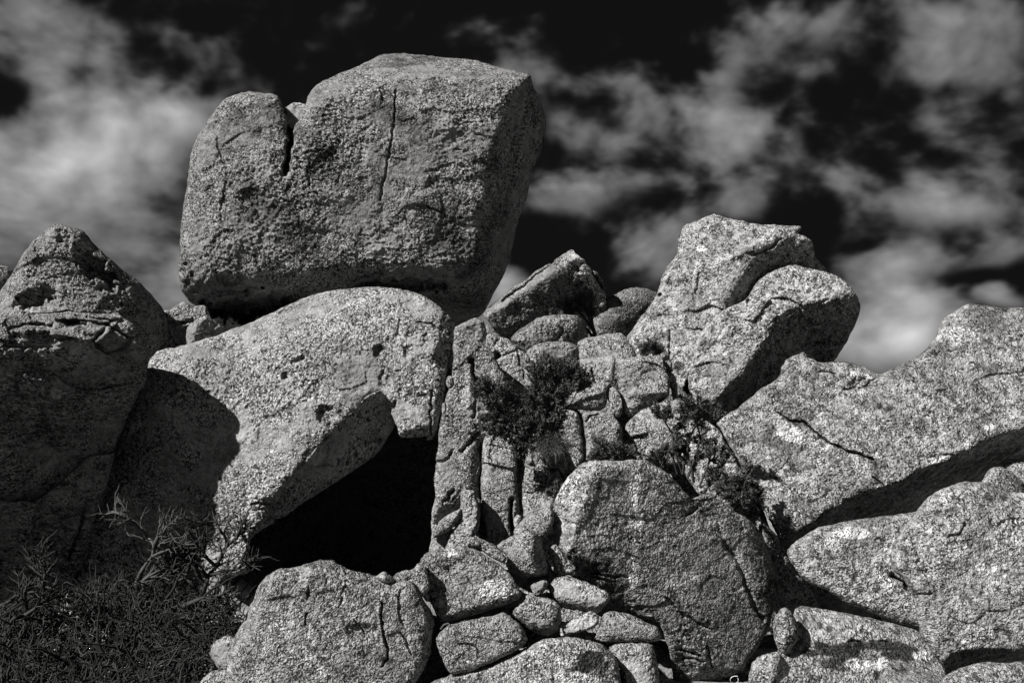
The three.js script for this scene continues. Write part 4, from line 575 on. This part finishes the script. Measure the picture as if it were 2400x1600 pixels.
{ // drooping grass
  const g = group('grass_tuft', 'drooping tuft of fine grass hanging below the heather', 'grass', at(1300, 1050, 6.95)), L = new Sprigs();
  for (let n = 0; n < 420; n++) { const p = at(1296 + rr(-28, 34), 1050 + rr(-18, 10), 6.95 + rr(-.08, .06)); const [pts] = wander(p, V(rr(-.7, .9), rr(-.1, .9), rr(-.1, .8)), rr(.10, .19), 5, .12, -.28); L.tube(pts, .0013, .0006, 3, rr(.5, 1.3)); }
  L.mesh('blades', strawMat, g);
}
spiny('spiny_bush', 'open spiny bush with thick bare forking stems before the tall rock', [1612, 1140, 6.75], [[1588, 1110, 1576, 1060, 1582, 1020, 1600, 985, 1606, 945], [1600, 1110, 1580, 1050, 1572, 1010, 1560, 990, 1545, 960], [1612, 1120, 1630, 1070, 1640, 1020, 1632, 985, 1640, 950], [1640, 1140, 1660, 1090, 1672, 1050, 1680, 1040], [1600, 1110, 1610, 1060, 1624, 1010, 1650, 985, 1690, 982], [1626, 1130, 1620, 1090, 1600, 1050], [1650, 1150, 1690, 1110, 1690, 1070]], { twigs: 8, len: .10, r: .011 });
spiny('spiny_bush', 'low creeping spiny bush along the top of the faceted boulder', [1500, 1085, 6.45], [[1545, 1092, 1510, 1064, 1475, 1062, 1440, 1068], [1470, 1072, 1430, 1066, 1400, 1066], [1560, 1105, 1540, 1075, 1550, 1050], [1440, 1072, 1420, 1060, 1405, 1050]], { twigs: 8, len: .09, r: .008, spine: .03 });
spiny('spiny_bush', 'tuft of spiny twigs in the crevice left of the cracked slab', [1735, 1180, 6.6], [[1735, 1185, 1725, 1150, 1715, 1120], [1740, 1185, 1745, 1150, 1760, 1130], [1730, 1180, 1710, 1160, 1690, 1150], [1742, 1180, 1765, 1165, 1780, 1160], [1735, 1170, 1738, 1130, 1755, 1100]], { twigs: 8, len: .08, r: .006 });
spiny('bare_twig', 'single bare twig arching over the cracked slab edge', [1745, 1130, 6.5], [[1745, 1135, 1765, 1100, 1785, 1082, 1808, 1074]], { twigs: 2, len: .04, r: .004, count: 0, level: 1 });
spiny('spiny_sprig', 'little dark spiny sprig under the heather, on the wall rock', [1325, 1190, 7.0], [[1325, 1190, 1318, 1160, 1300, 1140], [1322, 1175, 1300, 1155, 1278, 1145], [1324, 1170, 1326, 1150, 1318, 1130]], { twigs: 4, len: .06, r: .005, count: 14 });
// bare shrubs standing out of the scrub
const DEAD = { bark: deadMat, count: 0, twigs: 12, len: .16, level: 2 };
spiny('bare_shrub', 'pale bare branches with crooked twigs against the shaded slab', [321, 1372, 6.3], [[318, 1375, 330, 1340, 344, 1320, 358, 1300, 360, 1280, 345, 1258, 318, 1230, 296, 1212, 262, 1198], [358, 1302, 385, 1292, 405, 1288, 432, 1284], [362, 1285, 368, 1262, 384, 1240, 400, 1228], [318, 1375, 350, 1350, 392, 1330, 420, 1320]], { ...DEAD, r: .016 });
spiny('bare_shrub', 'twisted bare shrub before the left foot of the cave arch', [474, 1400, 6.35], [[474, 1398, 482, 1370, 490, 1346, 508, 1325, 520, 1298, 530, 1276, 526, 1256, 512, 1238, 504, 1222, 480, 1226, 448, 1220], [490, 1348, 520, 1340, 550, 1335, 572, 1322, 588, 1308], [530, 1278, 552, 1262, 566, 1246], [486, 1352, 468, 1330, 455, 1310, 440, 1305], [474, 1398, 440, 1360, 414, 1344, 400, 1340], [480, 1376, 452, 1322, 455, 1290, 470, 1268], [506, 1328, 470, 1300, 430, 1316]], { ...DEAD, r: .015, twigs: 14, bark: barkMat });
spiny('bare_shrub', 'grey bare shrub at the far left foot of the shaded boulder', [40, 1480, 5.7], [[18, 1490, 30, 1450, 58, 1440, 60, 1410, 57, 1385, 80, 1376, 100, 1372, 122, 1378, 128, 1345], [-10, 1425, 20, 1410, 57, 1388], [100, 1374, 104, 1350, 94, 1318], [60, 1440, 90, 1420, 110, 1400]], { ...DEAD, r: .015, bark: barkMat });
spiny('dead_branch', 'broken dead branch lying on the scrub at the cave edge', [500, 1415, 6.0], [[430, 1420, 470, 1404, 505, 1398, 540, 1382]], { ...DEAD, r: .018, twigs: 5, len: .08, bark: barkMat });
{ // the tangle that covers the ground in the lower left
  const S = new Sprigs(), L = new Sprigs(), g = new THREE.Group(); g.name = 'dry_scrub'; g.position.copy(at(240, 1600, 5.4)); g.userData = { kind: 'stuff', label: 'tangled low scrub of dark dry wood covering the lower left corner', category: 'scrub' }; scene.add(g);
  const edge = [-300, 1420, 60, 1410, 150, 1400, 240, 1352, 330, 1350, 420, 1372, 500, 1392, 560, 1405, 580, 1440, 545, 1480, 500, 1510, 470, 1580, 440, 1720, -300, 1720];
  for (let n = 0; n < 7500; n++) {
    const x = rr(-300, 590), y = rr(1340, 1720); if (!inside(x, y, edge)) continue;
    const d = mix(6.6, 4.5, (y - 1350) / 330) + rr(-.25, .35), up = rnd() < .12 ? .5 : 0;
    const [pts] = wander(at(x, y + 14, d), V(rr(-1, 1), rr(-.3, 1) + up, rr(-1, 1)), rr(.08, .26), 8, .62, 0);
    S.tube(pts, rr(.0035, .008), .0022, 4, rr(.3, 1.25));
    for (let q = 0; q < 1; q++) L.blade(pts[1 + q], anyDir(), rr(.02, .045), rr(.003, .007), rr(.4, 1.2));
  }
  for (let n = 0; n < 18; n++) { const x = rr(-100, 540), y = rr(1400, 1640); if (!inside(x, y, edge)) continue; const [pts] = wander(at(x, y, mix(6.5, 4.5, (y - 1350) / 330) - .1), V(rr(-1, 1), rr(-.1, .7), rr(-.3, .8)), rr(.2, .5), 8, .3); S.tube(pts, rr(.007, .012), rr(.003, .004), 5, rr(.3, .7)); }
  S.mesh('twigs', plantMat('dry twigs', .026), g).userData.kind = 'stuff'; L.mesh('dead_leaves', plantMat('dead leaves', .02), g).userData.kind = 'stuff';
}
{ // curled stalk in the gap at the bottom edge
  const g = group('dry_stalk', 'thin pale curled dry stalk in the dark gap at the bottom edge', 'stalk', at(1720, 1600, 5.25)), S = new Sprigs(), pts = [];
  for (let i = 0; i <= 26; i++) { const t = i / 26 * 5.6, r = 15 - i * .35; pts.push(at(1724 + r * Math.cos(t + 1.2), 1596 - r * .8 * Math.sin(t + 1.2) - i * .2, 5.25 + i * .002)); }
  S.tube(pts, .0022, .0012, 4); S.mesh('stalk', plantMat('dry stalk', .5), g);
}

{ // a dead strap leaf curled over the edge of a stone
  const g = group('dry_leaf', 'dark curled strap leaf hooked over the oblong block in the stone pile', 'leaf', at(1045, 1480, 4.68)), S = new Sprigs();
  S.tube([[1033, 1474], [1040, 1464], [1050, 1461], [1056, 1464], [1051, 1472], [1048, 1482]].map(([x, y], i) => at(x, y, 4.70 - .01 * i)), .006, .003, 5, 1); S.mesh('blade', strawMat, g);
}
console.log('triangles', Math.round(stat.tris));
renderer.render(scene, camera);
